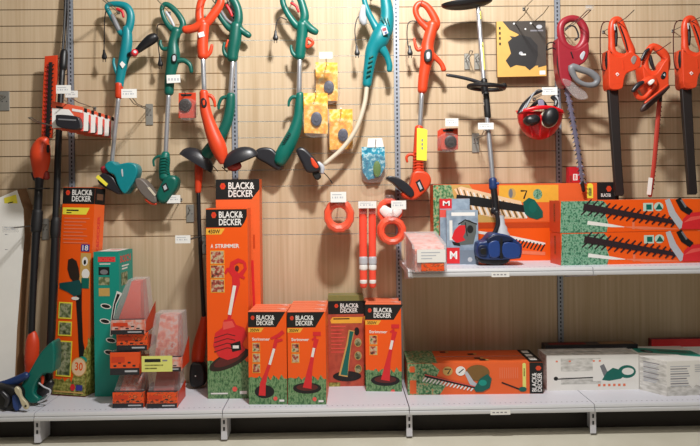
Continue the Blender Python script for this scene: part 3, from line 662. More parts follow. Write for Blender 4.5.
# ------------------------------------------------------------------ hooks on the slatwall
def tagplate(t, c, w, h, clearit=False):
    """price tag at a hook tip, centre c"""
    p = t.part('price_tag'); c = Vector(c)
    p.box((c.x-w/2, c.y-.004, c.z-h/2), (c.x+w/2, c.y-.002, c.z+h/2), clear if clearit else tagw)
    for k in range(5): p.box((c.x-w*.4+k*w*.16, c.y-.0046, c.z-h*.12), (c.x-w*.4+k*w*.16+w*(.06+.05*((k*3) % 2)), c.y-.0041, c.z+h*.05), lgrey)
    p.box((c.x-w*.4, c.y-.0046, c.z+h*.2), (c.x+w*.2, c.y-.0041, c.z+h*.28), lgrey)
    if not clearit: p.box((c.x-w/2-.002, c.y-.002, c.z-h/2-.002), (c.x+w/2+.002, c.y-.001, c.z+h/2+.002), clear)
def hook(label, px, py, Y, length, double=False, plate=None, tag=None, up=.03, tagc=False):
    """rod from the wall through the point seen at (px,py) at depth Y, out to -length"""
    c = P(px, py, Y); t = Thing('display_hook', label, 'hook', 'slatwall display hooks')
    w = t.part('wire')
    for dx in ((-.009, .009) if double else (0,)):
        pts = []
        for k in range(9):
            y = -.006-(length-.006)*k/8; z = c.z-.003+up*max(0, (k-6))/2*.5
            pts.append((c.x+dx, y, z))
        w.tube(pts, [.0028]*9, chrome, seg=6)
    if double: w.tube([(c.x-.009, -length, c.z-.003+up*.5), (c.x+.009, -length, c.z-.003+up*.5)], [.0028]*2, chrome, seg=6)
    pw, ph = plate or (.018, .02)
    pl = t.part('backplate'); pl.box((c.x-pw/2, -.006, c.z-ph*.75), (c.x+pw/2, -.0005, c.z+ph*.25), zinc, .002)
    for dx in (-pw*.22, pw*.22): pl.box((c.x+dx-.003, -.0068, c.z-ph*.3), (c.x+dx+.003, -.0061, c.z-ph*.3+.006), hole)
    if tag: tagplate(t, (c.x+(tag[2] if len(tag) > 2 else 0), -length, c.z+up*.5+(tag[3] if len(tag) > 3 else .012)), tag[0], tag[1], tagc)
    return t.done()

# ------------------------------------------------------------------ string trimmers
def cord(t, pts, Y, plug, w=1.1, mat=black):
    c = t.part('power_cord'); c.sw([(x, y, w) for x, y in pts], Y, mat, 1, seg=6)
    x, y, dx = plug
    p = t.part('plug', c); p.sw([(x, y, 2.2), (x+dx*.3, y+3, 3), (x+dx*.6, y+6, 5), (x+dx*.7, y+8, 5.4)], Y, mat, .8, sub=3, seg=8)
    for d in (-1.3, 1.3): p.sw([(x+dx*.7+d, y+8, .8), (x+dx*.7+d, y+12, .8)], Y, mat, 1, seg=6)
def guard_dish(t, cx, cy, nx, ny, R, H, Y, k=.7, mat=dark, name='guard'):
    """domed cutting guard: axis (nx, ny) in the wall plane"""
    m = mpp(Y); c = P(cx, cy, Y); ax = (P(cx+nx, cy+ny, Y)-c).normalized()
    g = t.part(name); prof = []
    for i in range(7):
        a = math.pi/2*i/6; prof.append((R*m*max(.02, math.sin(a)), H*m*math.cos(a)))
    prof.append((R*m, -1.4*m)); prof.append((R*m*.93, -1.4*m)); prof.append((R*m*.85, H*m*.15)); prof.append((R*m*.3, H*m*.6)); prof.append((.0008, H*m*.66))
    g.lathe(c, ax, prof, mat, 28, k=k)
    return g, c, ax, m

# A: teal trimmer with side handle
t = Thing('string_trimmer', 'teal string trimmer with black side handle, hanging beside the hook of carded packs', 'trimmer', 'string trimmers'); Y = -.11
h = t.part('handle'); h.sw([(107, 8, 5), (109, 4.5, 5), (117, 4, 6), (126, 6.5, 7.5), (130.5, 14, 8), (130, 24, 8.5), (126.5, 33, 8.5), (121, 33, 6), (116, 25, 4.5), (110.5, 15, 4.5)], Y, teal, .8, True)
b = t.part('housing'); b.sw([(127, 28, 9), (127, 40, 11), (125.5, 52, 11.5), (122.5, 65, 10), (119.8, 80, 9), (119.2, 86, 8.5)], Y, teal, .85)
b.sw([(118, 77, 3.5), (115.5, 70, 3.4), (113.6, 63, 3), (114, 58.5, 2.4)], Y, teal, .8)
st = t.part('white_sticker'); st.slab([(119.5, 64), (122, 61), (125.5, 64.5), (122.5, 68.5)], Y-.031, .003, white, .3, False)
tr_ = t.part('trigger'); tr_.sw([(117, 9, 3), (122, 11.5, 3), (123.5, 17, 2.4)], Y, red, .8)
tr_.sw([(112, 15, 4), (116, 24, 5), (119, 30, 4.5)], Y-.005, grey, .8)
c = t.part('collar'); c.sw([(119.3, 83.5, 8), (118.8, 97, 7.5)], Y, redorange, 1)
s = t.part('shaft'); s.sw([(118.8, 96, 4.6), (115.2, 130, 4.4), (111.8, 164, 4.4)], Y, silver, 1)
cord(t, [(106, 10), (104.6, 20), (104.3, 35), (104, 50)], Y, (104, 50, .5))
d = t.part('side_handle'); d.sw([(129, 55, 5, Y-.02), (137, 51, 6, Y-.04), (144, 45, 9, Y-.045), (151, 39.5, 11, Y-.045), (155.5, 37, 9, Y-.045)], Y, black, .95)
q = t.part('button', d); cc = P(134, 53.7, Y-.04); q.lathe(cc, (.5, -1, .15), [(.001, .034), (.012, .034), (.019, .03), (.021, .02), (.021, 0)], red, 16); q.lathe(cc, (.5, -1, .15), [(.0005, .0355), (.009, .0355), (.009, .034)], dark, 12)
m = t.part('motor_head'); m.slab([(104.3, 166), (107.5, 161.8), (112.5, 161.2), (117, 164.3), (123, 163.2), (130, 162.4), (135.5, 165), (137.3, 171), (135, 179), (130.5, 187), (125.5, 193.5), (121.5, 192), (117, 184), (114, 175.5), (108, 172.3)], Y-.05, .105, teal, 4.2)
m.slab([(121, 170), (122.5, 169.4), (123, 176), (121.8, 176)], Y-.0525, .005, lgrey, .3)
m.sw([(103, 168, 6), (107, 174, 8), (110, 180, 6)], Y, maroon, .9)
g = t.part('guard'); g.slab([(97, 181), (100, 174.5), (106, 173), (113, 177), (119, 187), (122, 192), (118, 194.5), (111, 191), (103, 187)], Y-.035, .11, dark, 2)
q = t.part('warning_label', g); q.slab([(95.5, 177.5), (98, 174.8), (108, 184), (106, 186.5)], Y-.039, .004, yellow, .3, False)
t.done()
hook('steel hook carrying the teal trimmer with the black side handle', 113, 6.5, -.11, .34, True)

# B: dark green trimmer with cord and tag
t = Thing('string_trimmer', 'dark green string trimmer with white price tag and grey guard at its foot', 'trimmer', 'string trimmers'); Y = -.11
h = t.part('handle'); h.sw([(161.8, 10, 4.5), (164.5, 4.5, 5), (170, 6, 5.5), (178, 14, 6), (183, 24, 6.5), (179.5, 31, 7), (172, 29, 6), (165.5, 21, 5)], Y, dgreen, .8, True)
h.sw([(166, 12, 2.5), (170, 18, 2.8), (174, 26, 2.6)], Y-.004, lgrey, .8)
b = t.part('housing'); b.sw([(177, 30, 10), (173.5, 43, 10.5), (173.5, 57, 13.5), (171.5, 68, 11.5), (169.6, 80, 10), (169, 93, 9.4)], Y, dgreen, .9)
b.sw([(170, 48, 4.5), (163.5, 49, 4), (160.5, 44.5, 3.4), (160.5, 40.5, 2.6)], Y, dgreen, .8)
q = t.part('switch'); q.slab([(171.5, 55), (176, 54), (176.3, 61), (172, 62)], Y-.045, .012, ink, .6); q.slab([(172.6, 56), (175.2, 55.6), (175.3, 60.4), (172.8, 60.8)], Y-.048, .004, lgrey, .3)
d = t.part('side_handle'); d.sw([(176, 61, 6), (184, 60.5, 5), (190, 65, 4.6), (191.5, 72, 3.8)], Y-.01, dgreen, .9)
p = t.part('price_tag'); p.slab([(166.5, 75), (180, 74.5), (180.5, 82.5), (166.8, 83.3)], Y-.046, .002, tagw, .2, False)
for k in range(4): p.slab([(168+k*3, 78), (170+k*3, 78), (170+k*3, 80.5), (168+k*3, 80.5)], Y-.0468, .0006, lgrey, .05, False)
s = t.part('shaft'); s.sw([(168.8, 93, 4.8), (167, 125, 4.6), (165.6, 156, 4.6)], Y, silver, 1)
cord(t, [(169, 27), (163, 24.3), (158, 25), (157, 32), (158.2, 45), (159.6, 57)], Y, (159.7, 57, 1))
m = t.part('motor_head'); m.sw([(165.8, 153.5, 8), (164.8, 160, 11), (164.2, 170, 10.8), (165, 178, 12)], Y, green, .95)
for k in range(6): m.sw([(160, 158+k*2.9, 1), (169.5, 157.5+k*2.9, 1)], Y-.034, dgreen, 1, seg=6)
m.sw([(161.5, 156, 3), (156.5, 157, 2.6), (153.5, 160.5, 2.4), (154, 166, 2)], Y, dgreen, .9)
m.slab([(165, 177), (172, 175), (177, 179), (176.5, 188), (171, 196), (165.5, 203), (158.5, 202.5), (155.5, 195), (159.5, 185)], Y-.05, .1, dgreen, 3.5)
q = t.part('name_plate', m); q.slab([(161.5, 185.5), (166, 182.5), (169, 189.5), (164, 192.5)], Y-.053, .005, ink, .4, False); q.slab([(163, 186.4), (165.6, 184.6), (167.2, 188.6), (164.4, 190.4)], Y-.0545, .003, lgrey, .2, False)
g = t.part('guard'); g.slab([(135, 179.5), (139, 178), (144, 181), (150, 188), (155, 196), (156, 202.5), (151, 202.5), (142, 195), (136, 186.5)], Y-.055, .11, taupe, 2.2)
q = t.part('guard_label', g); q.slab([(147, 187.6), (149.5, 187.2), (156, 194.8), (154.4, 196.4)], Y-.058, .004, cream, .3, False)
q = t.part('guard_lip', g); q.sw([(146, 199.5, 3), (151, 203, 3.2), (156, 204, 2.5)], Y-.04, redorange, 1)
t.done()
hook('steel hook carrying the dark green trimmer with the price tag', 165, 7.5, -.11, .36)

# D first: dark green trimmer behind the orange one
t = Thing('string_trimmer', 'dark green string trimmer crossing behind the orange trimmer, black guard to the left', 'trimmer', 'string trimmers'); Y = -.085
h = t.part('handle'); h.sw([(219, -4, 5), (227, -6, 7), (234, 1, 8.5), (238.3, 12, 8.5), (237.5, 24, 9), (231, 29, 7), (222.5, 20, 5.5), (217.5, 10, 5.5)], Y, dgreen, .8, True)
q = t.part('trigger'); q.sw([(226.5, 5, 3), (230, 11, 3.2), (232, 16, 2.6)], Y, red, .8); h.sw([(221, 11, 3), (226, 19, 3.2), (231, 23, 3)], Y-.004, grey, .8)
b = t.part('housing'); b.sw([(236.5, 25, 12), (235, 40, 12.5), (233, 52, 11.5), (232.5, 59, 11)], Y, dgreen, .9); b.sw([(230, 58, 4.5), (225, 54, 4), (223.6, 48, 3.5), (224.5, 43, 3)], Y, dgreen, .8); b.sw([(226, 47, 2), (228, 40, 2)], Y-.02, orange, 1)
q = t.part('knob'); q.sw([(237, 27, 9), (243, 31.5, 6.5), (247.5, 34.5, 6.5), (249.5, 36, 5.5)], Y, dgreen, .95)
s = t.part('shaft'); s.sw([(233, 59, 5), (230.5, 98, 5)], Y, silver, 1)
m = t.part('motor_head'); m.sw([(230.8, 95, 9), (230, 108, 10), (227, 122, 10.5), (221, 135, 11), (210, 150, 13), (203, 158, 12)], Y, dgreen, .85)
m.sw([(228, 97, 4), (222, 98, 3.6), (219, 104, 3.2), (218.6, 109, 2.6)], Y, dgreen, .9)
guard_dish(t, 196, 162, .52, -.86, 18.5, 13, Y, .42)
q = t.part('cutting_line')
q.sw([(213, 166, 1), (218, 171.5, 1)], Y, ink, 1, seg=6)
t.done()
hook('steel hook carrying the dark green trimmer crossed behind the orange one', 226, -2, -.085, .3)
# C: orange trimmer in front
t = Thing('string_trimmer', 'bright orange string trimmer crossing in front of the dark green one, curved lower body', 'trimmer', 'string trimmers'); Y = -.19
h = t.part('handle'); h.sw([(200.5, 22, 9), (199.5, 10, 8), (203, -2, 7.5), (211, -8, 7), (219, -6, 7), (220.5, 3, 8), (214.5, 13, 9), (206, 23, 9)], Y, orange, .8, True)
b = t.part('housing'); b.sw([(204, 24, 11), (203, 34, 11), (202.5, 46, 11), (203, 56.5, 10.5)], Y, orange, .9); b.sw([(205, 57, 5), (210, 52.5, 4.2), (212, 45, 3)], Y, orange, .9)
q = t.part('trigger'); q.sw([(210, 17, 2.4), (214, 11, 2.6), (216, 5, 2)], Y+.01, black, .8)
q = t.part('knob'); q.sw([(204, 22, 11), (196, 27.5, 9), (188, 29.5, 8), (184.5, 29.5, 7.5)], Y, orange, .9)
q = t.part('white_sticker'); q.slab([(198, 33), (203.5, 31.3), (204.8, 36.2), (199, 37.6)], Y-.032, .002, white, .2, False)
s = t.part('shaft'); s.sw([(203, 57, 4.8), (204.3, 93, 4.8)], Y, silver, 1)
m = t.part('motor_head'); m.sw([(203.6, 92, 8.5), (204.3, 99, 9.5), (205.5, 110, 11), (208.5, 121, 12), (213, 134, 14.5), (218, 146, 16), (221.5, 156, 13), (222.5, 162, 8)], Y, orange, .85)
m.sw([(207, 95, 4), (211.5, 96.5, 3.8), (214.2, 101, 3.2), (215, 106.5, 2.4)], Y, orange, .9)
q = t.part('name_plate', m); q.slab([(201, 99), (204, 98), (206.5, 101), (206.5, 106), (203.5, 107.5), (201.3, 104.5)], Y-.031, .004, ink, .3); q.slab([(202.6, 101), (204.6, 100), (205, 104.5), (203.2, 105)], Y-.0325, .003, orange, .2)
guard_dish(t, 241, 160.5, -.38, -.92, 18.5, 13, Y, .42)
q = t.part('line_spool'); q.sw([(230, 165, 10), (234, 166.5, 10), (239, 165, 8)], Y, M('dark red plastic', '#8e2a22', .5), .8); q.sw([(222, 167, 1), (227.5, 172, 1)], Y, ink, 1, seg=6)
t.done()
hook('steel hook carrying the bright orange trimmer', 211, -3, -.19, .4)

# E: green trimmer in the middle
t = Thing('string_trimmer', 'green string trimmer with curved vented head and black guard, left of the yellow packs', 'trimmer', 'string trimmers'); Y = -.13
h = t.part('handle'); h.sw([(284, 6, 6), (283, -3, 6), (290, -8, 6), (298.5, -4, 7), (303, 7, 8), (304.5, 18, 9), (299, 27, 8), (290.5, 18, 6.5)], Y, green, .8, True)
q = t.part('trigger'); q.sw([(291, 3, 2.5), (296, 6, 2.8), (298.5, 12, 2.2)], Y, red, .8)
b = t.part('housing'); b.sw([(302.5, 24, 12), (302, 36, 11), (300.8, 47, 11), (299.8, 57.5, 10)], Y, green, .9); b.sw([(298, 58, 4.5), (293, 53.5, 4), (291.3, 49, 3.2), (291.2, 45.5, 2.4)], Y, green, .8)
q = t.part('knob'); q.sw([(303.5, 23, 11), (309.5, 28, 8.5), (314, 31, 7.5), (316.5, 32.2, 6.5)], Y, green, .95)
q = t.part('orange_clip'); q.sw([(307, 39, 3), (311, 40, 3.4), (313, 43, 3), (310, 46, 3), (306.5, 47, 2.4)], Y-.01, orange, .9, True, 3)
s = t.part('shaft'); s.sw([(299.8, 57, 5.2), (299, 97, 5.2)], Y, silver, 1)
m = t.part('motor_head'); m.sw([(300, 94, 8), (299.5, 105, 9.5), (298.5, 117, 10.5), (295, 130, 12.5), (289, 143, 14.5), (283, 154, 15), (279.5, 162, 12)], Y, green, .85)
m.sw([(298, 97.5, 4), (292.5, 97, 3.6), (289.3, 101, 3), (288.6, 106, 2.2)], Y, green, .9)
for k in range(6): m.sw([(282.4+k*1.15, 141.8-k*1.8, 1), (285.4+k*1.1, 143.2-k*1.8, 1)], Y-.042, ink, 1, seg=6)
g = t.part('guard'); g.slab([(253.5, 154), (257, 149), (264, 147), (272, 148.5), (278, 155), (283, 164), (280.5, 169), (276, 169.8), (266, 163.5), (257, 158.5)], Y-.008, .11, dark, 2.4)
q = t.part('screw', g); q.lathe(P(278, 161, Y-.008), (0, -1, 0), [(.001, .004), (.008, .004), (.009, 0)], lgrey, 12)
cord(t, [(287, 20), (281, 17.5), (277.5, 20), (276, 26), (275.6, 32)], Y, (275.5, 31, 0))
t.done()
hook('steel hook carrying the green trimmer left of the yellow packs', 291, -4.5, -.13, .33)

# F: teal trimmer with bent shaft
t = Thing('string_trimmer', 'teal string trimmer with long bent cream shaft and hanging plug', 'trimmer', 'string trimmers'); Y = -.14
h = t.part('handle'); h.sw([(383, -6, 9), (386.5, 6, 12), (387, 20, 14), (383.5, 32, 17), (378, 30, 10), (373, 22, 7), (368, 12, 6.5), (365, 3, 5.5), (364, -6, 5), (372, -12, 6)], Y, teal, .8, True)
b = t.part('housing'); b.sw([(384, 28, 17), (379, 40, 19), (372.5, 50, 14), (370, 62, 11.5), (368, 75, 10), (367, 85, 9)], Y, teal, .85)
for k in range(5): b.sw([(369.3-k*.7, 58+k*4.6, 1.6), (373-k*.7, 56+k*4.6, 1.6)], Y-.034, dgreen, 1, seg=6)
for k in range(3): b.sw([(381+k*3.2, 16+k*1, 1), (384+k*2.8, 23+k*1, 1)], Y-.042, dgreen, 1, seg=6)
q = t.part('name_plate'); q.slab([(381, 28), (386, 26), (388.5, 33), (383.5, 35.5)], Y-.0565, .006, lgrey, .2, False); q.slab([(382, 28.6), (385.6, 27.2), (386.6, 30), (383, 31.4)], Y-.0585, .004, maroon, .1, False); q.slab([(384.4, 32.2), (386.6, 31.4), (387.2, 33), (385, 34)], Y-.0585, .004, blueb, .1, False)
d = t.part('side_handle'); d.sw([(377, 43, 12), (383, 50, 9), (387.2, 57, 6.5), (389.5, 65, 6), (389.4, 70.5, 5.5)], Y, teal, .9)
q = t.part('trigger'); q.sw([(363.5, 6, 4.5), (362.6, 14, 6.5), (363, 20, 8), (364, 23.5, 6)], Y-.02, lgrey, .9)
s = t.part('shaft'); s.sw([(367, 84, 4.6), (365.3, 100, 4.6), (361.5, 115, 4.6), (356.5, 128, 4.6), (350, 139, 4.6), (341, 150, 4.6), (332, 158, 4.6), (325, 164, 4.6)], Y, cream, 1)
g = t.part('guard'); g.slab([(296, 151), (299.5, 147.2), (305, 148.5), (312, 155), (318, 163), (320.5, 170), (314, 172.5), (306, 171.5), (301.5, 163)], Y-.06, .13, dark, 2.6)
m = t.part('motor_head'); m.slab([(310.5, 158.5), (313, 158.5), (318.5, 166.5), (316, 168.5), (312, 165)], Y-.065, .06, orange, 1); m.slab([(312, 170), (317, 169), (321, 176), (317.5, 180), (313.5, 177)], Y-.04, .08, ink, 1.2); m.sw([(318, 163, 4), (322, 167, 5), (322, 173, 4)], Y, lgrey, .9)
q = t.part('cutting_line'); q.sw([(323, 172, .9), (328, 177, .9), (332.5, 183.5, 1.1)], Y, ink, 1, seg=6)
cord(t, [(370, 17), (363, 15), (357.5, 18), (355, 28), (355.4, 38), (356.5, 46)], Y, (356.6, 46, .8))
t.done()
hook('steel hook carrying the teal trimmer with the bent shaft', 372, -9, -.14, .34)

# I: orange trimmer with yellow tag
t = Thing('string_trimmer', 'orange string trimmer with a long yellow tag on its lower shaft', 'trimmer', 'string trimmers'); Y = -.13
h = t.part('handle'); h.sw([(415.5, 9, 6), (419.5, 3.5, 6), (426.5, 6, 7), (433, 15, 8), (436.2, 24, 8.5), (431, 30, 8.5), (423.5, 24.5, 7), (417.5, 17, 6)], Y, orange, .8, True)
b = t.part('housing'); b.sw([(433, 24, 12), (430, 35, 12), (427.5, 46, 12.5), (427.5, 56, 14.5), (425.5, 66, 11.5), (423.5, 78, 10.5), (422.3, 91, 9.6)], Y, orange, .9); b.sw([(423.5, 47, 4.5), (418, 50, 3.8), (415.3, 45, 3.2), (414.3, 38.5, 2.4)], Y, orange, .9)
q = t.part('switch'); q.slab([(425, 50.5), (430, 48.8), (432.2, 52), (431.5, 60), (426.5, 62), (424, 57)], Y-.048, .012, ink, .8); q.slab([(426.5, 53), (429.8, 52), (430, 58), (427, 59)], Y-.0505, .005, lgrey, .4)
d = t.part('side_handle'); d.sw([(432, 55, 7), (438, 60, 5.4), (442, 65, 5), (443.8, 70, 5.2)], Y, orange, .9)
s = t.part('shaft'); s.sw([(422, 90, 4.6), (419.7, 131, 4.6)], Y, silver, 1)
m = t.part('motor_head'); m.sw([(419, 127.5, 8.5), (418.6, 140, 9.5), (418, 155, 10), (418, 168, 11), (418.5, 176, 14)], Y, orange, .95)
for k in range(7): m.sw([(413, 152.5+k*3, 1.2), (423.5, 152+k*3, 1.2)], Y-.031, redorange, 1, seg=6)
m.slab([(413, 173), (420, 170.5), (428, 173), (431.5, 180), (429, 187.5), (422, 195), (414, 200), (405, 198), (402, 193), (409, 189)], Y-.055, .11, orange, 3.5)
m.sw([(414, 155, 3.4), (409.5, 154.5, 3), (406.5, 157.5, 2.8), (407.3, 162, 2.2)], Y, orange, .9)
q = t.part('name_plate', m); q.slab([(415.5, 182), (420, 179), (424.8, 189.5), (420, 192.3)], Y-.058, .005, ink, .4, False); q.slab([(417.5, 183), (419.5, 181.6), (422.6, 188.4), (420.4, 189.8)], Y-.0595, .003, lgrey, .2, False)
q = t.part('yellow_tag'); q.slab([(417, 128), (423.5, 128.5), (427.5, 130), (426.8, 160.8), (416.5, 160)], Y-.037, .004, yellow, .3, False)
for k in range(3): q.slab([(421.5, 139+k*4), (423, 139+k*4), (423, 141.5+k*4), (421.5, 141.5+k*4)], Y-.0378, .0007, inkgrey, .05, False)
g = t.part('guard'); g.slab([(387, 179), (389, 176), (396, 176.8), (405, 181.5), (412.5, 188.5), (414.3, 194.5), (410, 197), (401, 190), (393, 183)], Y-.065, .13, dark, 2)
cord(t, [(418, 22), (412, 21), (408, 24), (407, 33), (407.6, 43), (409.5, 50)], Y, (409.7, 46, .6))
t.done()
hook('steel hook carrying the orange trimmer with the yellow tag', 420, 5.5, -.13, .34)

# ------------------------------------------------------------------ brush cutter
t = Thing('brush_cutter', 'long brush cutter standing upside down on the upper shelf, blue motor and black handle', 'brush cutter')
def by(y): return -.19-.16*y/262
s = t.part('shaft'); s.sw([(476.5, -14, 4.6, by(-14)), (484, 83, 4.8, by(83)), (491.5, 165, 5, by(165)), (492.6, 182, 5, by(182))], 0, silver, 1)
for (a, b_) in ((12, 19), (43, 70)):
    xx = lambda y: 477.6+(y-0)*.0775
    q = t.part('warning_sticker', s); q.sw([(xx(a)+.9, a, 3.2, by(a)-.006), (xx(b_)+.9, b_, 3.2, by(b_)-.006)], 0, M('pale yellow sticker', '#e0db74', .5), .9); 
    for k in range(int((b_-a)/5)): q.sw([(xx(a+2+k*5)+.2, a+1+k*5, .9, by(a)-.016), (xx(a+3+k*5)+1.6, a+4+k*5, .9, by(a)-.016)], 0, ink, .5, seg=6)
g, c_, ax_, m_ = guard_dish(t, 467, 3, .12, .99, 26, 6, by(0), .5, black)
q = t.part('barrel_grip'); q.sw([(485.8, 93, 6.6, by(93)), (487.8, 117, 6.6, by(117))], 0, rubber, 1)
q = t.part('handlebar'); q.sw([(447, 75, 3.2, by(75)), (458, 76.8, 3.4, by(75)), (470, 79.5, 3.6, by(78)), (484, 84, 4, by(82))], 0, dark, 1)
hb = t.part('barrier_handle')
pts = []; c0 = P(486, 87.5, by(88)); mm = mpp(by(88))
for k in range(24):
    a = 2*math.pi*k/24; pts.append(c0 + Vector((math.cos(a)*17.5*mm, math.sin(a)*.075-.01, -math.cos(a)*1.2*mm-.003*math.sin(a))))
hb.tube(pts, [.0125]*24, black, 1.1, 10, True); hb.sw([(484, 80, 6.5, by(86)), (485, 93, 7, by(86))], 0, black, 1)
hb.sw([(500, 87, 7, by(86)-.03), (505, 85.5, 6, by(86)-.03)], 0, black, 1)
q = t.part('clamp'); q.sw([(492.8, 179.5, 8, by(180)), (493.2, 188, 8.6, by(188))], 0, blue, 1); q.lathe(P(497.5, 183.5, by(184)-.01), (1, -.2, 0), [(.001, .008), (.008, .008), (.009, -.01)], blueb, 10)
q = t.part('lower_tube'); q.sw([(493.4, 187, 6.4, by(188)), (495, 200, 7, by(200)), (496.2, 213, 7.4, by(212))], 0, black, 1); q.sw([(493.5, 210, 9, by(210)), (496.4, 211.5, 8, by(210))], 0, dark, 1)
q = t.part('cable'); q.sw([(496.5, 212, 4.5), (498, 222, 4.5), (495.5, 231, 4.5), (489, 239, 4.5)], -.36, dark, 1)
q = t.part('clutch_cone'); q.lathe(P(502, 240, -.34), (P(500.5, 215, -.34)-P(502, 240, -.34)), [(.004, .14), (.02, .138), (.022, .09), (.033, .07), (.034, .05), (.045, .03), (.05, -.02)], lgrey, 20)
mo = t.part('motor_housing')
mo.slab([(478, 243), (486, 241), (493, 233.5), (503, 234), (511, 236.5), (519, 242), (522.5, 246), (521.5, 257), (517, 259), (500, 260), (484, 259.5), (477.5, 256)], -.43, .15, blue, 3.2)
mo.slab([(489, 243), (499, 241), (500, 256), (490, 257)], -.442, .05, blueb, 1.5); mo.slab([(504, 243), (519, 245), (519, 257), (504, 257)], -.446, .05, blueb, .8); mo.slab([(500.2, 238), (502.6, 238), (503, 259), (500, 259)], -.441, .03, ink, .3, False); mo.slab([(488, 238.5), (498, 234.5), (512, 238), (510, 241.5), (490, 243)], -.44, .06, M('deep navy plastic', '#101d3c', .45), 1); mo.slab([(480.5, 249), (486, 248.5), (486, 254.5), (481, 254)], -.4385, .03, ink, .6)
mo.slab([(479, 246), (487, 246), (487, 256), (479, 255)], -.437, .04, M('deep navy plastic', '#101d3c', .45), 1.2)
for k in range(4): mo.sw([(506, 247+k*2.4, .9), (516, 248+k*2.2, .9)], -.4405, ink, 1, seg=6)
q = t.part('fuel_tank'); q.slab([(479, 256), (500, 257), (510, 258), (508, 262.5), (500, 265), (486, 264), (479.5, 262)], -.42, .12, ink, 2.2)
t.done()
hook('double steel hook with tag, left of the brush cutter shaft', 467.5, 57, -.02, .14, True, (.035, .1))
hook('double steel hook right of the first, behind the brush cutter shaft', 477.5, 57, -.02, .16, True, (.035, .1))
hook('steel hook with white tag low on the brush cutter shaft', 476, 138, -.02, .30, True, (.045, .12), (.09, .038, .0, .02), .05)

# ------------------------------------------------------------------ hedge trimmers
t = Thing('hedge_trimmer', 'maroon hedge trimmer with grey front handle and long toothed blade', 'hedge trimmer', 'hanging hedge trimmers'); Y = -.215
h = t.part('handle'); h.sw([(560.5, 32, 7.5), (562.5, 23, 7.5), (571, 18.5, 7), (579.5, 21, 7.5), (584.5, 31, 9), (583.5, 43, 9.5), (575, 50, 8), (564.5, 45, 8)], Y, maroon, .9, True)
h.sw([(565.5, 30, 1.6), (569, 26, 1.6), (575, 27, 1.6), (578.5, 36, 1.8), (575, 40, 2)], Y-.01, dark, .9)
b = t.part('housing'); b.slab([(558, 38), (566, 47), (575, 50), (583, 46), (588.5, 42), (589, 54), (585, 62), (577, 67), (572.5, 76), (571, 86), (563, 85), (559.5, 72), (558, 55)], Y-.045, .1, maroon, 3.5)
b.slab([(580, 56), (583.5, 51), (585.5, 53), (582.5, 60)], Y-.049, .008, lgrey, .6); b.sw([(571, 52, 1.4), (573, 58, 1.4)], Y-.046, ink, 1, seg=6); b.sw([(559, 50, 3.5), (558.5, 65, 3.5), (561, 78, 3)], Y-.03, rubber, .9)
d = t.part('front_handle'); d.sw([(571.5, 67.5, 7.5), (581, 69.5, 7), (591, 73, 7.2), (597.5, 79, 7), (594.5, 84.5, 6), (585, 84.5, 5), (576, 79, 5)], Y-.07, grey, .9, True)
q = t.part('hand_shield'); q.slab([(562, 79), (571, 81), (584, 90), (588, 98), (578, 99), (569, 91)], Y-.05, .01, clear2, .8)
bl = t.part('blade'); bl.sw([(565.5, 83, 4.6), (572, 116, 4.4), (578, 150, 4), (583, 188, 3.4)], Y, steelp, .4)
for k in range(24):
    y = 88+k*4.1; x = 566.4+(y-83)*.168
    for sg in (-1, 1): bl.sw([(x+sg*1.6, y, 1.5), (x+sg*3.4, y+1.6, .9)], Y-.002, steelp if k % 2 else ink, .5, seg=6, sub=1)
q = t.part('blade_tip', bl); q.sw([(582, 182, 4), (583.6, 191, 3.4)], Y, ink, .6)
cord_ = t.part('power_cord'); cord_.sw([(559, 47, 1.3), (553, 42.5, 1.3), (547.5, 44, 1.3), (546.5, 50, 1.3)], Y, black, 1, seg=6); cord_.sw([(559, 52, 1.3), (553, 48, 1.3), (547, 50, 1.3)], Y-.01, black, 1, seg=6)
t.done()
hook('double steel hook with clear tag carrying the maroon hedge trimmer', 574, 22.5, -.215, .46, True, None, (.05, .028, 0, .01), .02, True)

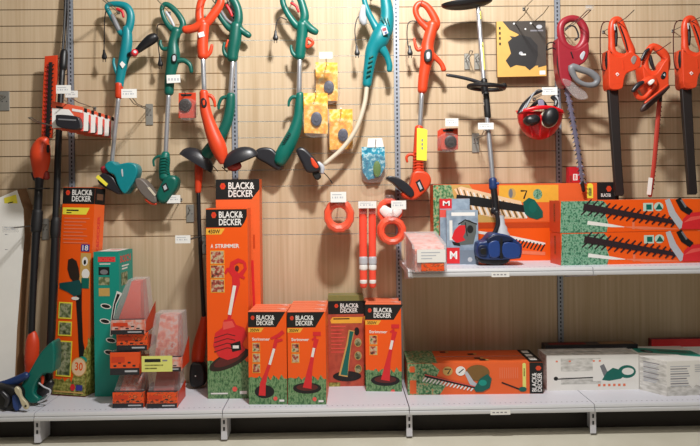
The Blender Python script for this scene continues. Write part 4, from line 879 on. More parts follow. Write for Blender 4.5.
def orange_trimmer(label):
    t = Thing('hedge_trimmer', label, 'hedge trimmer', 'hanging hedge trimmers'); Y = -.215
    h = t.part('handle'); h.sw([(611.5, 28, 7), (613.5, 21, 6.5), (618.5, 20, 7), (622.5, 28, 7.5), (627, 41, 8), (631, 53, 9), (624, 58, 9), (613, 53, 8), (611.5, 40, 6.5)], Y, orange, .95, True)
    q = t.part('trigger'); q.sw([(615.6, 27, 2.8), (616.2, 36, 3.4), (615.8, 46, 2.6)], Y, black, .9); q.sw([(614.5, 24.5, 1.6), (615, 30, 1.4)], Y-.02, lgrey, .9); h.sw([(620, 26, 1.4), (624.5, 38, 1.6), (627.5, 50, 1.4)], Y-.026, ink, .6, seg=6)
    b = t.part('housing'); b.slab([(608.5, 50), (613, 55), (622, 57), (630, 52), (636, 54), (641, 59), (640.5, 66), (635, 70), (627, 73), (624, 80), (622, 88.5), (610.5, 88.5), (609, 76)], Y-.05, .1, orange, 3.5)
    b.sw([(623, 60, 1), (624, 69, 1)], Y-.0505, redorange, 1, seg=6); b.sw([(612, 85, 1.2), (621, 83, 1.2)], Y-.047, redorange, 1, seg=6)
    q = t.part('screw', b); q.slab([(615.5, 74), (617.5, 72.3), (619.5, 74.2), (617.5, 76.3)], Y-.053, .005, tagw, .4, False); q.slab([(616.6, 74.1), (617.5, 73.4), (618.4, 74.3), (617.5, 75.2)], Y-.054, .002, orange, .2, False)
    q = t.part('badge', b); q.slab([(631, 60), (634, 55.5), (637, 58), (634, 64.5)], Y-.053, .005, M('dim grey label', '#8d837c'), .6)
    q = t.part('side_pad'); q.sw([(608.8, 53, 6), (608.2, 61, 6.6), (609, 69, 5.6)], Y-.02, rubber, 1.1)
    q = t.part('blade_sheath'); q.slab([(608.5, 90), (612, 87.5), (618.5, 87.5), (619.5, 110), (622, 160), (624.5, 194), (623, 196), (616, 196), (614, 168), (610.5, 120)], Y-.016, .032, cover, 1, False)
    c = t.part('power_cord'); c.sw([(611, 22, 1.2), (606, 21.5, 1.2), (602, 25, 1.2), (600.3, 36, 1.2), (600.3, 50, 1.2), (600.8, 62, 1.2), (602.5, 69.5, 1.6), (606, 70.5, 1.6)], Y, M('dark red cord', '#4a1c18', .5), 1, seg=6)
    return t.done()
j = orange_trimmer('orange hedge trimmer in black blade sheath, hanging right next to the maroon one')
hook('steel hook carrying the orange hedge trimmer next to the maroon one', 617.5, 22.5, -.215, .44)
dup(j, delta=(P(684.6, 50, -.215)-P(611.5, 51, -.215)), label='orange hedge trimmer in black blade sheath, cut off by the right photo edge')
hook('steel hook carrying the orange hedge trimmer at the right photo edge', 690.5, 21.5, -.215, .44)

t = Thing('hedge_trimmer', 'small orange hedge trimmer with red toothed blade cover, hanging between the two sheathed ones', 'hedge trimmer', 'hanging hedge trimmers'); Y = -.315
h = t.part('handle'); h.sw([(645, 62, 7), (647.5, 53, 7), (653, 46.5, 7), (661, 51.5, 9), (665.5, 58, 9), (664, 70, 10), (655, 75, 9), (647, 72, 8)], Y, orange, .9, True)
q = t.part('trigger'); q.sw([(650, 56, 3.4), (651.5, 63, 4), (654, 69, 3)], Y, dark, .9); q.sw([(641.5, 60, 3), (645.5, 52, 3.4), (649, 49, 2.6)], Y-.03, dark, .9)
b = t.part('housing'); b.slab([(643, 66), (650, 74), (657, 73), (664, 62), (669, 58), (669, 74), (668.5, 88), (662, 95), (656, 98), (650, 93), (645, 82)], Y-.05, .1, orange, 3)
q = t.part('switch', b); q.slab([(661, 76), (664, 71.5), (666.5, 73), (665, 78), (662, 79)], Y-.054, .008, ink, .5); q.slab([(663, 75), (665, 73.2), (665.4, 76.4)], Y-.056, .003, lgrey, .2, False)
d = t.part('front_handle'); d.sw([(635, 90, 5), (640, 85, 6), (646, 81, 7), (653, 79.5, 7), (655, 85, 5), (650, 92, 4.5), (644, 98, 5), (638, 97, 5)], Y-.06, orange, .9, True); d.sw([(632.8, 91, 4), (638, 85, 5), (643, 82, 3.5)], Y-.085, dark, .9); d.slab([(649, 82), (653, 79), (655, 81), (651, 85)], Y-.1, .02, white, .8)
g = t.part('guard'); g.sw([(641.5, 110.5, 4), (645, 107, 7), (652, 100.5, 7.5), (661, 93, 6), (668.5, 86.5, 3.5)], Y-.05, M('dark brown guard', '#3a2522', .45), .8); g.sw([(645, 103, 2.2), (655, 95, 2.4), (668, 85, 2)], Y-.085, orange, 1)
bl = t.part('blade'); bl.sw([(660.5, 96, 3.5), (659, 106, 4.8), (654.5, 160, 4.6), (650, 196, 4.2)], Y, redblade, .5)
for k in range(20):
    y = 106+k*4.3; x = 659-(y-106)*.096; bl.sw([(x+1.6, y, 1.4), (x+3, y+1.4, .9)], Y-.002, ink, .6, seg=6, sub=1)
bl.sw([(661, 92, 3), (660.5, 101, 3)], Y-.01, ink, 1)
q = t.part('white_label', bl); q.slab([(648.8, 177.5), (652.8, 178), (651, 195), (646.8, 194.5)], Y-.014, .003, white, .2, False)
t.done()
hook('steel hook carrying the small orange hedge trimmer with the red blade cover', 655, 51.5, -.315, .50)

# ------------------------------------------------------------------ cards and packs on hooks
def bag(name, label, cat, group, quad, Y, art, items, tagq=None, th=.03):
    """carded pack: printed card, its goods, clear bag over them"""
    t = Thing(name, label, cat, group); c = t.part('backing_card')
    c.slab(quad, Y, .003, art, .4, False)
    items(t, Y)
    xs = [p[0] for p in quad]; ys = [p[1] for p in quad]
    b = t.part('clear_cover'); ym = min(ys)+(max(ys)-min(ys))*.3
    b.slab([(min(xs)+1, ym), (max(xs)-1, ym), (max(xs)+.5, max(ys)-1), (min(xs)+2, max(ys)+1)], Y-th, th*.9, clear, 3)
    return t.done()
def spool(px, py, rx, ry, mat=M('slate spool', '#4b4f60', .45)):
    def f(t, Y):
        q = t.part('line_spool'); m = mpp(Y); q.lathe(P(px, py, Y-.004), (0, -1, 0), [(.001, .018), (rx*m*.4, .018), (rx*m*.45, .013), (rx*m*.85, .013), (rx*m, .010), (rx*m, 0)], mat, 24, k=1, up=(0, 0, 1))
        if ry != rx:
            c = P(px, py, Y); 
            for v in q.v: v.z = c.z+(v.z-c.z)*ry/rx
    return f
for (qd, Y, sp, lab) in (([(315.5, 62), (337.5, 62.5), (338, 101), (316, 101)], -.05, (329, 87, 5, 6.2), 'yellow carded line spool pack, highest of the three beside the green trimmer'),
                         ([(303.5, 93), (327.5, 93), (328, 134), (304, 133)], -.17, (316.5, 119, 5.4, 7), 'yellow carded line spool pack nearest to the green trimmer, lower left of the three'),
                         ([(329, 109.5), (352.5, 109), (353, 149), (329.5, 150)], -.08, (343, 135, 5, 6.4), 'yellow carded line spool pack closest to the bent cream shaft, lowest of the three')):
    bag('line_spool_pack', lab, 'spool pack', 'yellow spool packs', qd, Y, yelart, spool(*sp))
hook('steel hook with white tag above the highest yellow pack', 326.5, 64, -.05, .20, False, None, (.075, .038, 0, .012), .02)
hook('steel hook holding the lower left yellow pack', 316, 95, -.17, .24); hook('steel hook holding the lowest yellow pack', 341, 112, -.08, .16)
def tealitems(t, Y):
    q = t.part('line_coil'); m = mpp(Y); q.lathe(P(377, 169, Y-.006), (0, -1, 0), [(.002, .014), (.02, .014), (5*m, .01), (5.2*m, 0)], M('olive green coil', '#5f7f3a', .5), 20)
    c = P(377, 169, Y)
    for v in q.v: v.z = c.z+(v.z-c.z)*1.6; v.x = c.x+(v.x-c.x)*.75
    h = t.part('card_header'); h.slab([(368, 138.5), (382, 138), (384, 147), (367, 147.5)], Y-.002, .002, white, .3, False)
bag('trimmer_line_pack', 'blue and white carded pack with green coil, hanging right of the bent shaft', 'spool pack', None, [(361.5, 147), (384.5, 146.5), (385.5, 166), (380, 177), (368, 180), (362.5, 172)], -.05, tealart, tealitems)
hook('steel hook holding the blue and white pack', 375.5, 142, -.05, .10)
# orange packs in a row
def opack(label, x0, x1, y0, y1, sx, sy, sr, Y, group):
    def it(t, Yy):
        spool(sx, sy, sr, sr, M('dark brown spool', '#2a1f1d', .45))(t, Yy)
        q = t.part('logo_strip'); q.slab([(x0+2, y0+1), (x1-4, y0+.8), (x1-5, y0+3), (x0+3, y0+3.2)], Yy-.002, .002, ink, .1, False)
    return bag('spool_pack', label, 'spool pack', group, [(x0, y0), (x1, y0-.5), (x1, y1), (x0, y1)], Y, redorange, it, th=.028)
op = opack('front orange carded spool pack on the hook right of the yellow tagged trimmer', 440.5, 458, 128.5, 149.5, 450.5, 141.5, 6, -.24, 'orange spool packs')
dup(op, delta=(0, .06, 0), label='second orange spool pack, behind the front one right of the yellow tagged trimmer')
dup(op, delta=(0, .12, 0), label='third and rearmost orange spool pack right of the yellow tagged trimmer')
hook('steel hook with white tag through the orange spool packs', 449, 130, -.24, .28, False, None, (.075, .045, .01, .03), .02)
opack('small orange spool pack in clear plastic, between the dark green and the orange trimmers', 178.5, 196, 93, 118, 185.5, 105, 6.3, -.12, 'orange spool packs')
hook('steel hook holding the small orange spool pack between two trimmers', 186, 94.5, -.12, .16)
# row of carded battery packs
def card():
    t = Thing('battery_pack_card', 'front orange carded pack of the row, black battery on white', 'carded pack', 'carded battery packs on one hook'); Y = -.47
    c = t.part('backing_card'); c.slab([(51.5, 101), (83, 107), (83.5, 131.5), (53, 129)], Y, .003, M('card red print', '#e2603f', .5), .3, False)
    c.slab([(52, 108), (69, 109.5), (78, 121), (77, 128), (52, 128)], Y-.0012, .001, white, .1, False)
    c.slab([(56, 105.8), (63, 107), (63, 109), (56, 107.8)], Y-.0013, .001, ink, .05, False); c.slab([(72, 108.5), (82.5, 110.3), (82.5, 112.8), (72, 111)], Y-.0013, .001, tagw, .05, False)
    c.slab([(84, 108), (87, 108.5), (87, 113), (84, 112)], Y-.0005, .002, ink, .2, False); c.slab([(83.8, 113), (88.6, 113), (88, 131), (83.4, 131)], Y-.0004, .002, tagw, .2, False); c.slab([(80, 113), (83.6, 113), (83.3, 131), (80, 131)], Y-.0013, .001, c_pink, .1, False)
    q = t.part('battery'); q.slab([(55.5, 117), (57.5, 114.6), (72, 115.5), (78.5, 118), (79.5, 128), (70, 129), (57, 126)], Y-.045, .044, dark, 2); q.slab([(58, 118.5), (76, 119.5), (76, 121), (58, 120)], Y-.047, .004, grey, .4, False)
    return t.done()
cd = card()
for k, lab in enumerate(('second', 'third', 'fourth', 'fifth and rearmost')):
    dup(cd, delta=(.002*k, .105*(k+1), 0), label=lab+' orange carded battery pack in the row behind the front one')
hook('steel hook through the row of orange carded battery packs', 68, 104, -.47, .53, False, None, (.078, .045, .002, .05), .04)
hook('steel hook with white tag just above the carded battery packs', 76, 101, -.30, .36, False, None, (.07, .038, .0, .02), .02)
hook('bare double steel hook behind the orange blade sheath at the left', 60, 127, -.02, .42, True, None, None, .03)
hook('zinc backplate with short hook at the far left photo edge', 4, 96, -.01, .12, True, (.06, .12))
hook('double steel hook with tag, between the teal and dark green trimmers', 148.5, 109, -.02, .38, True, (.045, .13), (.085, .05, -.005, .016), .05)
hook('double steel hook in front of the tall white carton, clear tag at its tip', 45, 224, -.01, .42, True, (.045, .13), (.09, .035, -.01, -.01), .0, True)
hook('zinc hook with clear plate behind the thin black pole', 190, 209, -.01, .05, False, (.05, .11))
hook('zinc hook low behind the thin black pole, beside the 450W carton', 203, 241, -.01, .05, False, (.06, .11))
hook('black hook with white tag pointing at the 450W carton', 199, 236, -.05, .34, True, None, (.085, .045, -.03, .0), .0)
hook('steel hook with white tag under the dark green trimmer head', 179, 199, -.05, .14, False, None, (.08, .048, -.01, -.0), .0)
hook('steel hook with white tag high above the blade card', 526, 6, -.05, .22, False, None, (.07, .03, .0, .01), .0)
# blade card
t = Thing('blade_carton', 'flat black and yellow carton showing a star shaped brush cutter blade', 'blade carton'); Y = -.07
mw = P(497.5, 77, Y); a = mpp(Y)
c = t.part('self'); th = .028; W = P(546.5, 76, Y)-mw; H = P(496.5, 21.5, Y)-mw; D = Vector((0, th, -.0))
vs = [mw, mw+W, mw+W+D, mw+D, mw+H, mw+W+H, mw+W+H+D, mw+H+D]
c.add(vs, [(0,1,5,4)], M('ochre card print', '#dcae5c', .5)); c.add(vs, [(4,5,6,7),(1,2,6,5),(3,0,4,7),(0,3,2,1),(2,3,7,6)], c_kraft)
f = Face(c, mw, W, H, (0, -1, 0), (497, 21.5, 546.5, 76.5))
f.poly([(538, 68), (546.5, 66), (546.5, 21.5), (503, 21.5), (510, 30), (518, 34), (530, 45), (540, 56)], M('charcoal print', '#453f3a'))
f.poly([(510, 36), (540, 42), (546, 66), (534, 66), (520, 50)], M('charcoal print', '#453f3a'))
f.rect(539.5, 71, 545.5, 75, white); f.rect(531, 30.5, 544, 32, inkgrey); f.ell(540, 27.5, 3, 2, lgrey)
for k, y in enumerate((27, 32, 37, 42.5)): f.rect(499.2, y, 501, y+2.6, ink)
b = t.part('blade_picture'); g = f.on(b); bd = M('blade print', '#2b2a2b')
R = []
g.poly([(505.5, 60.5), (511, 53.5), (508, 42), (512.5, 38.5), (520, 35), (531, 38), (538, 46), (538, 56), (535.5, 66), (529.5, 70.5), (525, 66.5), (516, 65), (510, 67.5)], bd)
g.ell(521, 53.5, 2, 1.7, lgrey); g.rect(521, 54, 526, 55.5, tagw); g.ell(526, 29.5, .9, .9, white)
for (x, y) in ((514.5, 24), (531.5, 24)): g.ell(x, y, 1, .9, white)
t.done()
hook('left steel hook holding the blade carton', 514.5, 23.5, -.055, .36); hook('right steel hook holding the blade carton', 531.5, 23.5, -.055, .40)

# ------------------------------------------------------------------ coral spools and tubes
def coil(name, label, cx, cy, R, r, Y, depth, ky=1.1):
    t = Thing(name, label, 'coil', 'coral coils'); m = mpp(Y); c = P(cx, cy, Y)
    b = t.part('coil'); prof = []
    for i in range(12):
        a = 2*math.pi*i/12; ca, sa = math.cos(a), math.sin(a); prof.append(((R+r)/2*m + (R-r)/2*m*math.copysign(abs(ca)**.6, ca), depth/2*math.copysign(abs(sa)**.6, sa)))
    k = len(b.v); b.rings([[c + Vector((p[0]*math.cos(2*math.pi*j/36)*(1+.02*((j*5) % 3-1)), -p[1], p[0]*ky*math.sin(2*math.pi*j/36)*(1+.02*((j*7) % 3-1)))) for j in range(36)] for p in prof], ringor, True)
    s = t.part('wrap_label'); s.sw([(cx-3, cy-R*1.05, 6), (cx, cy-R*.9, 8), (cx+3, cy-R*1.05, 6)], Y-depth*.55, clear, .5)
    return t
t = coil('trimmer_line_coil', 'coral line coil hanging alone below the bent shaft, clear tag above', 339, 215.5, 15.4, 7.2, -.18, .17); t.done()
hook('steel hook with clear white tag above the lone coral coil', 338.5, 203, -.22, .29, False, None, (.09, .06, .0, .035), .0)
t = coil('trimmer_line_coil', 'front coral line coil at the right of the coral tubes', 391.5, 230.3, 14.5, 7, -.215, .15, 1.0); t.done()
t = coil('trimmer_line_coil', 'coral line coil with white wrap just behind the front one at the right', 389.5, 211, 13.2, 6.8, -.075, .10, 1.0)
s = t.part('white_wrap'); s.sw([(383, 209, 9), (388, 213, 11), (394, 213.5, 10), (399, 210, 8)], -.132, tagw, .3); t.done()
hook('steel hook with white tag above the pair of coral coils', 392, 206, -.075, .31, False, None, (.085, .05, .02, .01), .0)
def tubes(label, x0, x1, Y):
    t = Thing('line_tube_pack', label, 'tube pack', 'coral tube packs'); b = t.part('sleeve')
    b.sw([((x0+x1)/2, 208, x1-x0), ((x0+x1)/2+.2, 240, x1-x0), ((x0+x1)/2+.6, 286, x1-x0-.6)], Y, tubeor, .8)
    q = t.part('white_band'); q.sw([((x0+x1)/2+.4, 257.5, x1-x0+.8), ((x0+x1)/2+.5, 264, x1-x0+.8)], Y, lgrey, .85); q.sw([((x0+x1)/2+.5, 265.5, x1-x0+.6), ((x0+x1)/2+.5, 269, x1-x0+.6)], Y, tagw, .85)
    q = t.part('end_cap'); q.sw([((x0+x1)/2+.5, 280, x1-x0-.4), ((x0+x1)/2+.6, 283, x1-x0-.4)], Y, tagw, .85)
    q = t.part('hang_sleeve'); q.slab([(x0, 203), (x1, 203), (x1, 214), (x0, 214)], Y-.03, .004, clear, .4, False)
    return t.done()
tubes('coral line tube pack at the left of the pair, white band near its foot', 359, 366.8, -.19); tubes('coral line tube pack at the right of the pair, touching the coral coils', 368.5, 375.8, -.19)
hook('steel hook with wide white tag above the two coral tubes', 367, 206, -.19, .23, True, None, (.105, .04, .0, .008), .0)

# ------------------------------------------------------------------ helmet
t = Thing('safety_helmet', 'red forestry helmet with black ear muffs hanging upside down', 'helmet'); Y = -.17; m = mpp(Y)
c = P(540, 113, Y); dm = t.part('helmet_shell'); prof = []
for i in range(9):
    a = math.pi/2*i/8; prof.append((22.5*m*max(.01, math.sin(a)), -27*m*math.cos(a)))
prof += [(24.5*m, .004), (24.3*m, .009), (22*m, .006)]
for i in range(7, -1, -1):
    a = math.pi/2*i/8; prof.append((21*m*max(.01, math.sin(a)), -25*m*math.cos(a)))
dm.lathe(c, (0.05, -.12, 1), prof, redpaint, 32, k=.85)
dm.sw([(517.5, 112.5, 3.5, Y-.10), (527, 110, 4, Y-.125), (540, 107.5, 4, Y-.14), (553, 108, 4, Y-.125), (562.5, 111.5, 3.5, Y-.10)], Y, redpaint, .6)
for x0, x1 in ((533, 528), (540, 541), (548, 554)): dm.sw([(x0, 137, 1.6, Y-.10), ((x0+x1)/2, 126, 2, Y-.125), (x1, 115, 1.6, Y-.13)], Y, redpaint, .5)
for (x, y, rx, ry, rot, dy) in ((550.5, 117, 7.6, 9.5, -.35, -.16), (532, 120, 8, 5.4, .1, -.15)):
    q = t.part('ear_muff'); cc = P(x, y, Y+dy+.02); prof = [(.001, .035), (rx*m*.6, .033), (rx*m*.9, .022), (rx*m, .006), (rx*m, -.02), (rx*m*.8, -.024)]
    q.lathe(cc, (0, -1, .1), prof, black, 24, up=(0, 0, 1))
    cr, sr = math.cos(rot), math.sin(rot)
    for v in q.v:
        a, b = v.x-cc.x, (v.z-cc.z)*ry/rx; v.x, v.z = cc.x+a*cr-b*sr, cc.z+a*sr+b*cr
    if rx < 8:
        qq = t.part('seal', q); pts = [(cc.x+(rx+.3)*m*math.cos(2*math.pi*j/24)*cr-(ry+.3)*m*math.sin(2*math.pi*j/24)*sr, cc.y+.018, cc.z+(rx+.3)*m*math.cos(2*math.pi*j/24)*sr+(ry+.3)*m*math.sin(2*math.pi*j/24)*cr) for j in range(24)]
        qq.tube(pts, [.005]*24, cream, 1, 6, True)
vz = t.part('mesh_visor')
for k in range(7): vz.sw([(518.5+k*1.1, 113-k*.5, 1.2, Y-.12), (524+k*2, 103-k*2, 1.2, Y-.10), (534+k*1.7, 93-k*.3, 1.2, Y-.07), (544+k*1.2, 90+k*.5, 1.2, Y-.05)], Y, lgrey if k % 2 else grey, 1, seg=6)
vz.sw([(518, 113, 2.2, Y-.12), (523, 104, 2.2, Y-.12), (532, 96, 2.2, Y-.10), (542, 91, 2.2, Y-.08)], Y, dark, 1, seg=6); vz.sw([(558, 110, 2, Y-.09), (557, 98, 2.4, Y-.08), (550, 92, 2.2, Y-.06), (542, 91, 2, Y-.05)], Y, lgrey, 1, seg=6); vz.sw([(552, 97, 4, Y-.08), (556, 101, 4.4, Y-.09), (555, 106, 3.4, Y-.1)], Y, black, 1, seg=8)
hs = t.part('headband'); hs.sw([(529, 110, 3.5, Y-.05), (536, 103, 4, Y-.07), (541, 101, 4.5, Y-.08), (546, 106, 3.6, Y-.07)], Y, black, .7); hs.slab([(538.5, 100.5), (543.5, 100), (544.5, 107), (539.5, 108)], Y-.1, .012, M('lilac grey plastic', '#8e88a0'), .8)
t.done()
hook('steel hook with white tag carrying the red helmet', 543, 93.5, -.19, .25, True, None, (.09, .045, .02, .004), .0)

# ------------------------------------------------------------------ poles at the left
t = Thing('pole_hedge_trimmer', 'long pole hedge trimmer with orange motor, toothed orange sheath and black pole', 'hedge trimmer')
def py_(y): return -.10-.22*(y-55)/320
def pt(L): return [(x, y, w, py_(y)) for x, y, w in L]
q = t.part('blade_sheath'); q.slab([(44.5, 56), (57, 55), (56.5, 80), (51.5, 138), (41, 137), (42.5, 90)], py_(95)+.012, .02, redorange, 1, False)
q = t.part('blade'); q.slab([(48.6, 62), (51.6, 62), (50.5, 100), (48.4, 139), (45, 139), (47, 100)], py_(95)-.004, .016, ink, .6, False)
for k in range(17):
    y = 66+k*4.3; x = 50.2-(y-62)*.045; q.sw([(x, y, 1.7, py_(95)), (x+4, y-1.5, 1.2, py_(95))], 0, ink, .6, seg=6); q.sw([(x-1.6, y, 1.6, py_(95)), (x-3.6, y-1.2, 1, py_(95))], 0, maroon, .6, seg=6)
b = t.part('motor_housing'); b.sw(pt([(46, 139, 8), (43, 143, 15), (40.5, 152, 20), (40.5, 162, 19), (40, 171, 15), (39.5, 177, 12)]), 0, orange, .8); b.sw(pt([(34, 173, 6), (36, 179, 6)]), 0, dark, 1); b.sw(pt([(46, 173, 6.5), (46.5, 178, 6.5)]), 0, M('dark red plastic', '#8e2a22', .5), 1)
b.slab([(46.5, 146), (49, 145), (49, 152), (46.5, 152)], py_(150)-.045, .01, ink, .5)
q = t.part('joint'); q.sw(pt([(39.5, 178, 9), (39, 186, 8), (38.5, 192, 8)]), 0, dark, 1); q.sw(pt([(36.5, 190, 3), (35.5, 196, 3)]), 0, redorange, 1)
q = t.part('hand_disc'); q.lathe(P(39, 188.5, py_(188)), (0, 0, 1), [(.002, .004), (10.5*mpp(-.2), .004), (11*mpp(-.2), 0), (10.5*mpp(-.2), -.004), (.002, -.004)], black, 24, k=.7)
q = t.part('pole'); q.sw(pt([(38.6, 192, 8), (37.5, 211, 8), (36.3, 232, 8), (34.5, 262, 7), (33.2, 290, 6.6), (32, 318, 6.4), (31.5, 336, 6.4)]), 0, black, 1)
q = t.part('grip'); q.sw(pt([(37.6, 211, 10), (36.8, 222, 10.8), (36, 231, 10)]), 0, rubber, 1)
q = t.part('rear_handle'); q.sw(pt([(32.5, 333, 8), (32.5, 341, 13), (32, 352, 14), (31, 362, 13), (29.5, 371, 9), (28, 384, 7)]), 0, redorange, .8); q.sw(pt([(34, 338, 1.6), (34, 346, 1.6)]), -.0, ink, 1)
t.done()
t = Thing('telescopic_pole', 'long black telescopic pole with two couplers, leaning beside the left wall upright', 'pole'); 
def py_(y): return -.05-.25*(y+10)/380
q = t.part('upper_rods'); q.sw(pt([(66.3, -14, 3), (64.6, 25, 3), (62.4, 56, 3)]), 0, black, 1, seg=8); q.sw(pt([(69.2, -14, 2.2), (67.6, 25, 2.2), (65.8, 56, 2.4)]), 0, dark, 1, seg=8)
q = t.part('upper_coupler'); q.sw(pt([(64.4, 51, 6.5), (63.8, 56, 8), (63.2, 66, 8), (62.6, 70, 6)]), 0, black, 1)
q = t.part('pole'); q.sw(pt([(62.5, 69, 5.8), (60, 110, 6), (58.2, 150, 6.5), (57, 190, 6.8), (55.5, 228, 7), (53.5, 280, 8), (51, 335, 7.5), (48, 388, 7)]), 0, black, 1)
q = t.part('lower_coupler'); q.sw(pt([(56.3, 218, 7.5), (55.8, 222, 9.4), (55.2, 233, 9.4), (54.8, 238, 7.6)]), 0, rubber, 1)
t.done()
t = Thing('pole_tool', 'thin black pole with orange tapered collar and orange grip, left of the 450W carton', 'pole'); 
def py_(y): return -.034-.075*(y-165)/210
q = t.part('collar'); q.sw(pt([(199, 160, 8.5), (198.8, 172, 8.5), (198.3, 183, 7), (198, 192, 6)]), 0, redorange, .9)
q = t.part('pole'); q.sw(pt([(198.3, 190, 4), (199.3, 225, 4), (201, 262, 4), (203, 300, 4.2), (204, 320, 4.4)]), 0, black, 1)
q = t.part('grip'); q.sw(pt([(204, 317, 5.5), (202.5, 328, 9), (199.5, 344, 12.5), (198, 356, 13.5), (197.5, 366, 11)]), 0, redorange, .85); q.sw(pt([(200, 339, 1.5), (200.6, 345, 1.5)]), 0, ink, 1)
q = t.part('foot'); q.slab([(190, 366), (196, 363), (203, 366), (205, 378), (203, 386), (190, 386)], -.165, .09, ink, 2)
q.lathe(P(195.5, 376, -.165), (0, -1, 0), [(.0005, .002), (.004, .002), (.004, 0)], white, 8)
t.done()

# ------------------------------------------------------------------ clamshell packs
def clam(label, x0, x1, yb, yt, hup, dep, base, nar, artm, inner, front=None, sticker=None, name='clamshell_pack'):
    """clear pack: printed base box in front, wedge shaped clear dome rising behind; base = shelf height of its underside"""
    A = PZ(x0, yb, base) if base == ZS else P(x0, yb, front); A.z = base
    t = Thing(name, label, 'clamshell pack', 'clear clamshell packs', Matrix.Translation(A))
    s = mpp(A.y); w = (x1-x0)*s; lh = (yb-yt)*s
    b = t.part('printed_base'); b.box((0, 0, .0), (w, .03, lh), artm, .002); [b.box((w*(.12+.16*k), -.0005, lh*(.36+.14*(k % 2))), (w*(.22+.16*k), -.0001, lh*(.44+.14*(k % 2))), dark) for k in range(5)]; b.box((.001, -.0006, 0), (w-.001, -.0002, lh*.3), dark); b.box((w*.5, -.001, lh*.12), (w*.92, -.0007, lh*.2), lgrey)
    b.box((.001, .001, lh), (w-.001, .03, lh+.0008), dark); b.box((w*.06, -.001, lh*.55), (w*.5, -.0007, lh*.8), redorange)
    c = t.part('backing_card'); c.poly([(w*.98, .02, .002), (w*.98, dep, .002), (w*.98, dep, hup*.5), (w*.98, .05, lh*.8)], redorange); c.poly([(w*.985, .02, .002), (w*.985, .05, lh*.8), (w*.985, dep, hup*.5), (w*.985, dep, .002)], redorange)
    d = t.part('clear_dome'); e = nar*w
    pr = [(.028, lh), (dep*.30, lh+(hup-lh)*.75), (dep*.40, hup), (dep*.95, hup), (dep, .003), (.032, .003)]
    ins = [0, e*.7, e, e, 0, 0]
    d.rings([[(i+.001, y, z) for (y, z), i in zip(pr, ins)], [(w*.97-i*.4, y, z) for (y, z), i in zip(pr, ins)]], clear2)
    q = t.part('contents'); pr = [(.034, lh*.9), (dep*.36, lh+(hup-lh)*.6), (dep*.46, hup*.96), (dep*.9, hup*.96), (dep*.9, .006), (.036, .006)]
    q.rings([[(w*.16+i*.8, y, z) for (y, z), i in zip(pr, ins)], [(w*.84-i*.3, y, z) for (y, z), i in zip(pr, ins)]], inner)
    if sticker:
        k = t.part('price_label'); sx0, sz0, sw_, sh = sticker; k.box((sx0, -.004, sz0), (sx0+sw_, -.0015, sz0+sh), yel2)
        k.box((sx0+sw_*.1, -.0046, sz0+sh*.62), (sx0+sw_*.62, -.0041, sz0+sh*.82), ink); k.box((sx0+sw_*.68, -.0046, sz0+sh*.66), (sx0+sw_*.84, -.0041, sz0+sh*.76), inkgrey)
        for r in range(2): k.box((sx0+sw_*.1, -.0046, sz0+sh*(.18+.2*r)), (sx0+sw_*(.5+.2*r), -.0041, sz0+sh*(.26+.2*r)), grassd)
    return t.done(), A
_, A1 = clam('clear clamshell pack at the bottom of the left pile, orange printed base', 112.5, 143.5, 408.3, 392.5, .176, .22, ZS, .12, messd, mess)
yf = A1.y
_, A2 = clam('clear clamshell pack second from the bottom of the left pile, black and orange base', 110, 139.5, 375, 352.5, .125, .22, ZS+.179, .1, M('orange pack base', '#e8531d'), mess, yf+.005)
_, A3 = clam('squat orange pack third from the bottom of the left pile, tucked under the top one', 116.5, 147, 352, 334, .090, .19, ZS+.307, .05, messd, messd, yf+.02)
_, A4 = clam('clear clamshell pack on top of the left pile, tall dome over orange tool', 111, 144, 334, 319.5, .285, .24, ZS+.400, .36, mess, redorange, yf+.0)
_, B1 = clam('clear clamshell pack at the bottom of the right pile, red contents', 147, 177, 408.5, 392.5, .196, .21, ZS, .05, messd, M('clear red contents', '#b8564c', .4))
clam('clear clamshell pack on top of the right pile with a pale yellow price label', 147.5, 181, 371, 357, .30, .21, ZS+.199, .12, mess, mess, B1.y+.0, (-.03, .0, .165, .085))
# pack on the upper shelf
A = PZ(413, 273, ZU); 
t = Thing('clamshell_pack', 'bulky clear clamshell pack with pale label at the left end of the upper shelf', 'clamshell pack', 'clear clamshell packs'); b = t.part('clear_shell')
yb0 = A.y+.02
def ring(y, x0, x1, z0, z1): return [(x0, y, z0), (x1, y, z0), (x1, y, z1), (x0, y, z1)]
z = lambda py, Y: P(425, py, Y).z; x = lambda px, Y, yy=250: P(px, yy, Y).x
ya, yb_ = yb0, yb0+.30
b.rings([ring(ya, x(412.5, ya), x(446.5, ya), ZU+.001, z(249, ya)), ring(ya+.05, x(412, ya+.05), x(446, ya+.05), ZU+.001, z(244, ya+.05)), ring(yb_, x(404, yb_), x(436, yb_), ZU+.001, z(231.5, yb_))], clear2)
q = t.part('contents'); q.rings([ring(ya+.012, x(415, ya), x(444.5, ya), ZU+.004, z(251, ya)), ring(ya+.055, x(414.5, ya+.05), x(444, ya+.05), ZU+.004, z(246, ya+.05)), ring(yb_-.01, x(406, yb_), x(434, yb_), ZU+.004, z(233, yb_))], mess)
q = t.part('paper_label'); q.box((x(417, ya), ya-.002, z(262.5, ya)), (x(445.5, ya), ya-.0005, z(249.5, ya)), c_white); q.box((x(421, ya), ya-.002, z(271, ya)), (x(444, ya), ya-.0005, z(263.5, ya)), messd)
for k in range(3): q.box((x(421, ya), ya-.0026, z(253+k*3, ya)), (x(440-k*4, ya), ya-.0021, z(252+k*3, ya)), lgrey)
t.done()
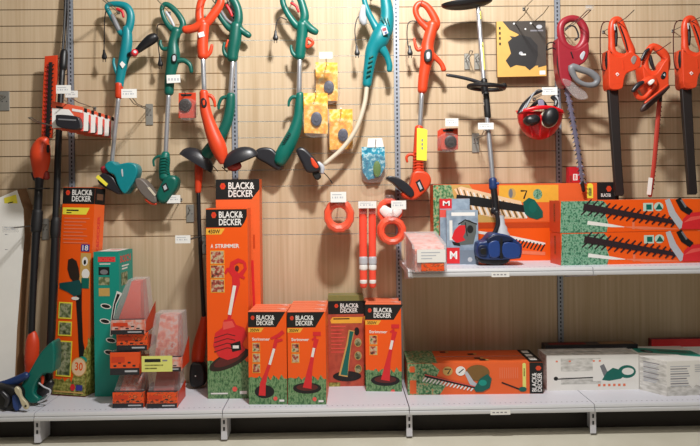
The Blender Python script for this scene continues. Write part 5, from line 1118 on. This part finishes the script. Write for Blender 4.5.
# small red box above the back cartons
Yb = -.13; A = P(569, 184.4, Yb); A.z = zt+.0018
def art_sr(t, f, w, d, h): f.rect(4, 55, 22, 95, M('dark red plastic', '#8e2a22')); f.rect(30, 45, 62, 85, white); f.text('B', 38, 50, 54, 80, c_red)
carton('small_red_box', 'small red box standing on the back carton under the maroon blade', 'box', A, 14*mpp(Yb), .05, 16*mpp(Yb), 0, art_sr, (red, red, red), (0, 0, 100, 100))

# ------------------------------------------------------------------ tools lying at the lower left
t = Thing('hedge_shear', 'green handheld garden tool with orange trigger lying against the orange carton', 'garden tool'); Y = -.44
b = t.part('housing'); b.slab([(53.5, 343), (46, 346.5), (38, 356), (30, 370), (22.5, 382), (20, 390), (24, 398), (30, 403.5), (37, 403), (39, 399), (33.5, 393), (36, 383), (43, 374), (53.5, 371)], Y, .1, green, 3)
q = t.part('trigger'); q.sw([(40.5, 374.5, 2.4), (42.6, 378, 3.4), (42, 384, 2.6)], Y+.03, orange, .9)
q = t.part('grip'); q.sw([(35, 399, 9), (40, 393, 10), (46, 388, 10), (51, 382, 8)], Y+.05, black, .9)
q = t.part('cable'); q.sw([(39, 383, 1.6), (44, 387, 1.6), (50, 390, 1.8), (49, 395, 2), (44, 400, 1.8), (38, 402.5, 1.6)], Y-.01, lgrey, 1, seg=8)
t.done()
t = Thing('garden_tool', 'blue and black tool with pale metal clamp at the lower left shelf edge', 'garden tool'); Y = -.50
b = t.part('handle'); b.sw([(-8, 388, 9), (6, 384.5, 9), (17, 380, 8.5), (27, 375, 7)], Y+.05, blue, .9)
q = t.part('body'); q.slab([(-6, 386), (4, 386), (14, 388), (19, 394), (18, 404), (14, 410.5), (6, 411), (-2, 409), (-8, 400)], Y-.01, .09, ink, 2.4); q.sw([(2, 392, 4), (8, 399, 5), (6, 406, 4)], Y-.02, dark, 1)
q = t.part('blue_lever'); q.slab([(12, 396), (16, 397), (19.5, 408), (15.5, 411), (12.5, 406)], Y-.03, .03, blueb, 1)
q = t.part('metal_clamp'); q.slab([(14, 388.5), (16.5, 387), (20, 390.5), (21.5, 397), (26.5, 403), (28, 408.5), (24.5, 409.5), (21, 404.5), (18.5, 398), (15, 393)], Y-.045, .02, M('pale worn metal', '#cfc6a8', .35, .3), .9); q.lathe(P(25.5, 406, Y-.045), (0, -1, 0), [(.0005, .003), (.005, .003), (.006, 0)], ink, 10)
t.done()

# ------------------------------------------------------------------ light
w = bpy.data.worlds.new('shop ambience'); S.world = w; w.use_nodes = True
w.node_tree.nodes['Background'].inputs[0].default_value = (1.0, .89, .76, 1); w.node_tree.nodes['Background'].inputs[1].default_value = .11
def area(name, loc, target, sx, sy, power, col=(1, .985, .97)):
    l = bpy.data.lights.new(name, 'AREA'); l.shape = 'RECTANGLE'; l.size = sx; l.size_y = sy; l.energy = power; l.color = col
    o = bpy.data.objects.new(name, l); COL.objects.link(o); o.location = loc
    o.rotation_euler = (Vector(target)-Vector(loc)).to_track_quat('-Z', 'Y').to_euler(); return o
area('track_lamp', (.30, -2.0, 3.6), (.15, 0, 1.3), .26, .18, 116)
area('aisle_fill', (.2, -3.2, 3.7), (.0, 0, .7), 2.4, .8, 36, (1, .91, .8))  # added soft fill from the aisle side, not a known fixture
S.view_settings.view_transform = 'Standard'; S.view_settings.look = 'None'; S.view_settings.gamma = 1; S.view_settings.use_curve_mapping = False
S.view_settings.exposure = 0
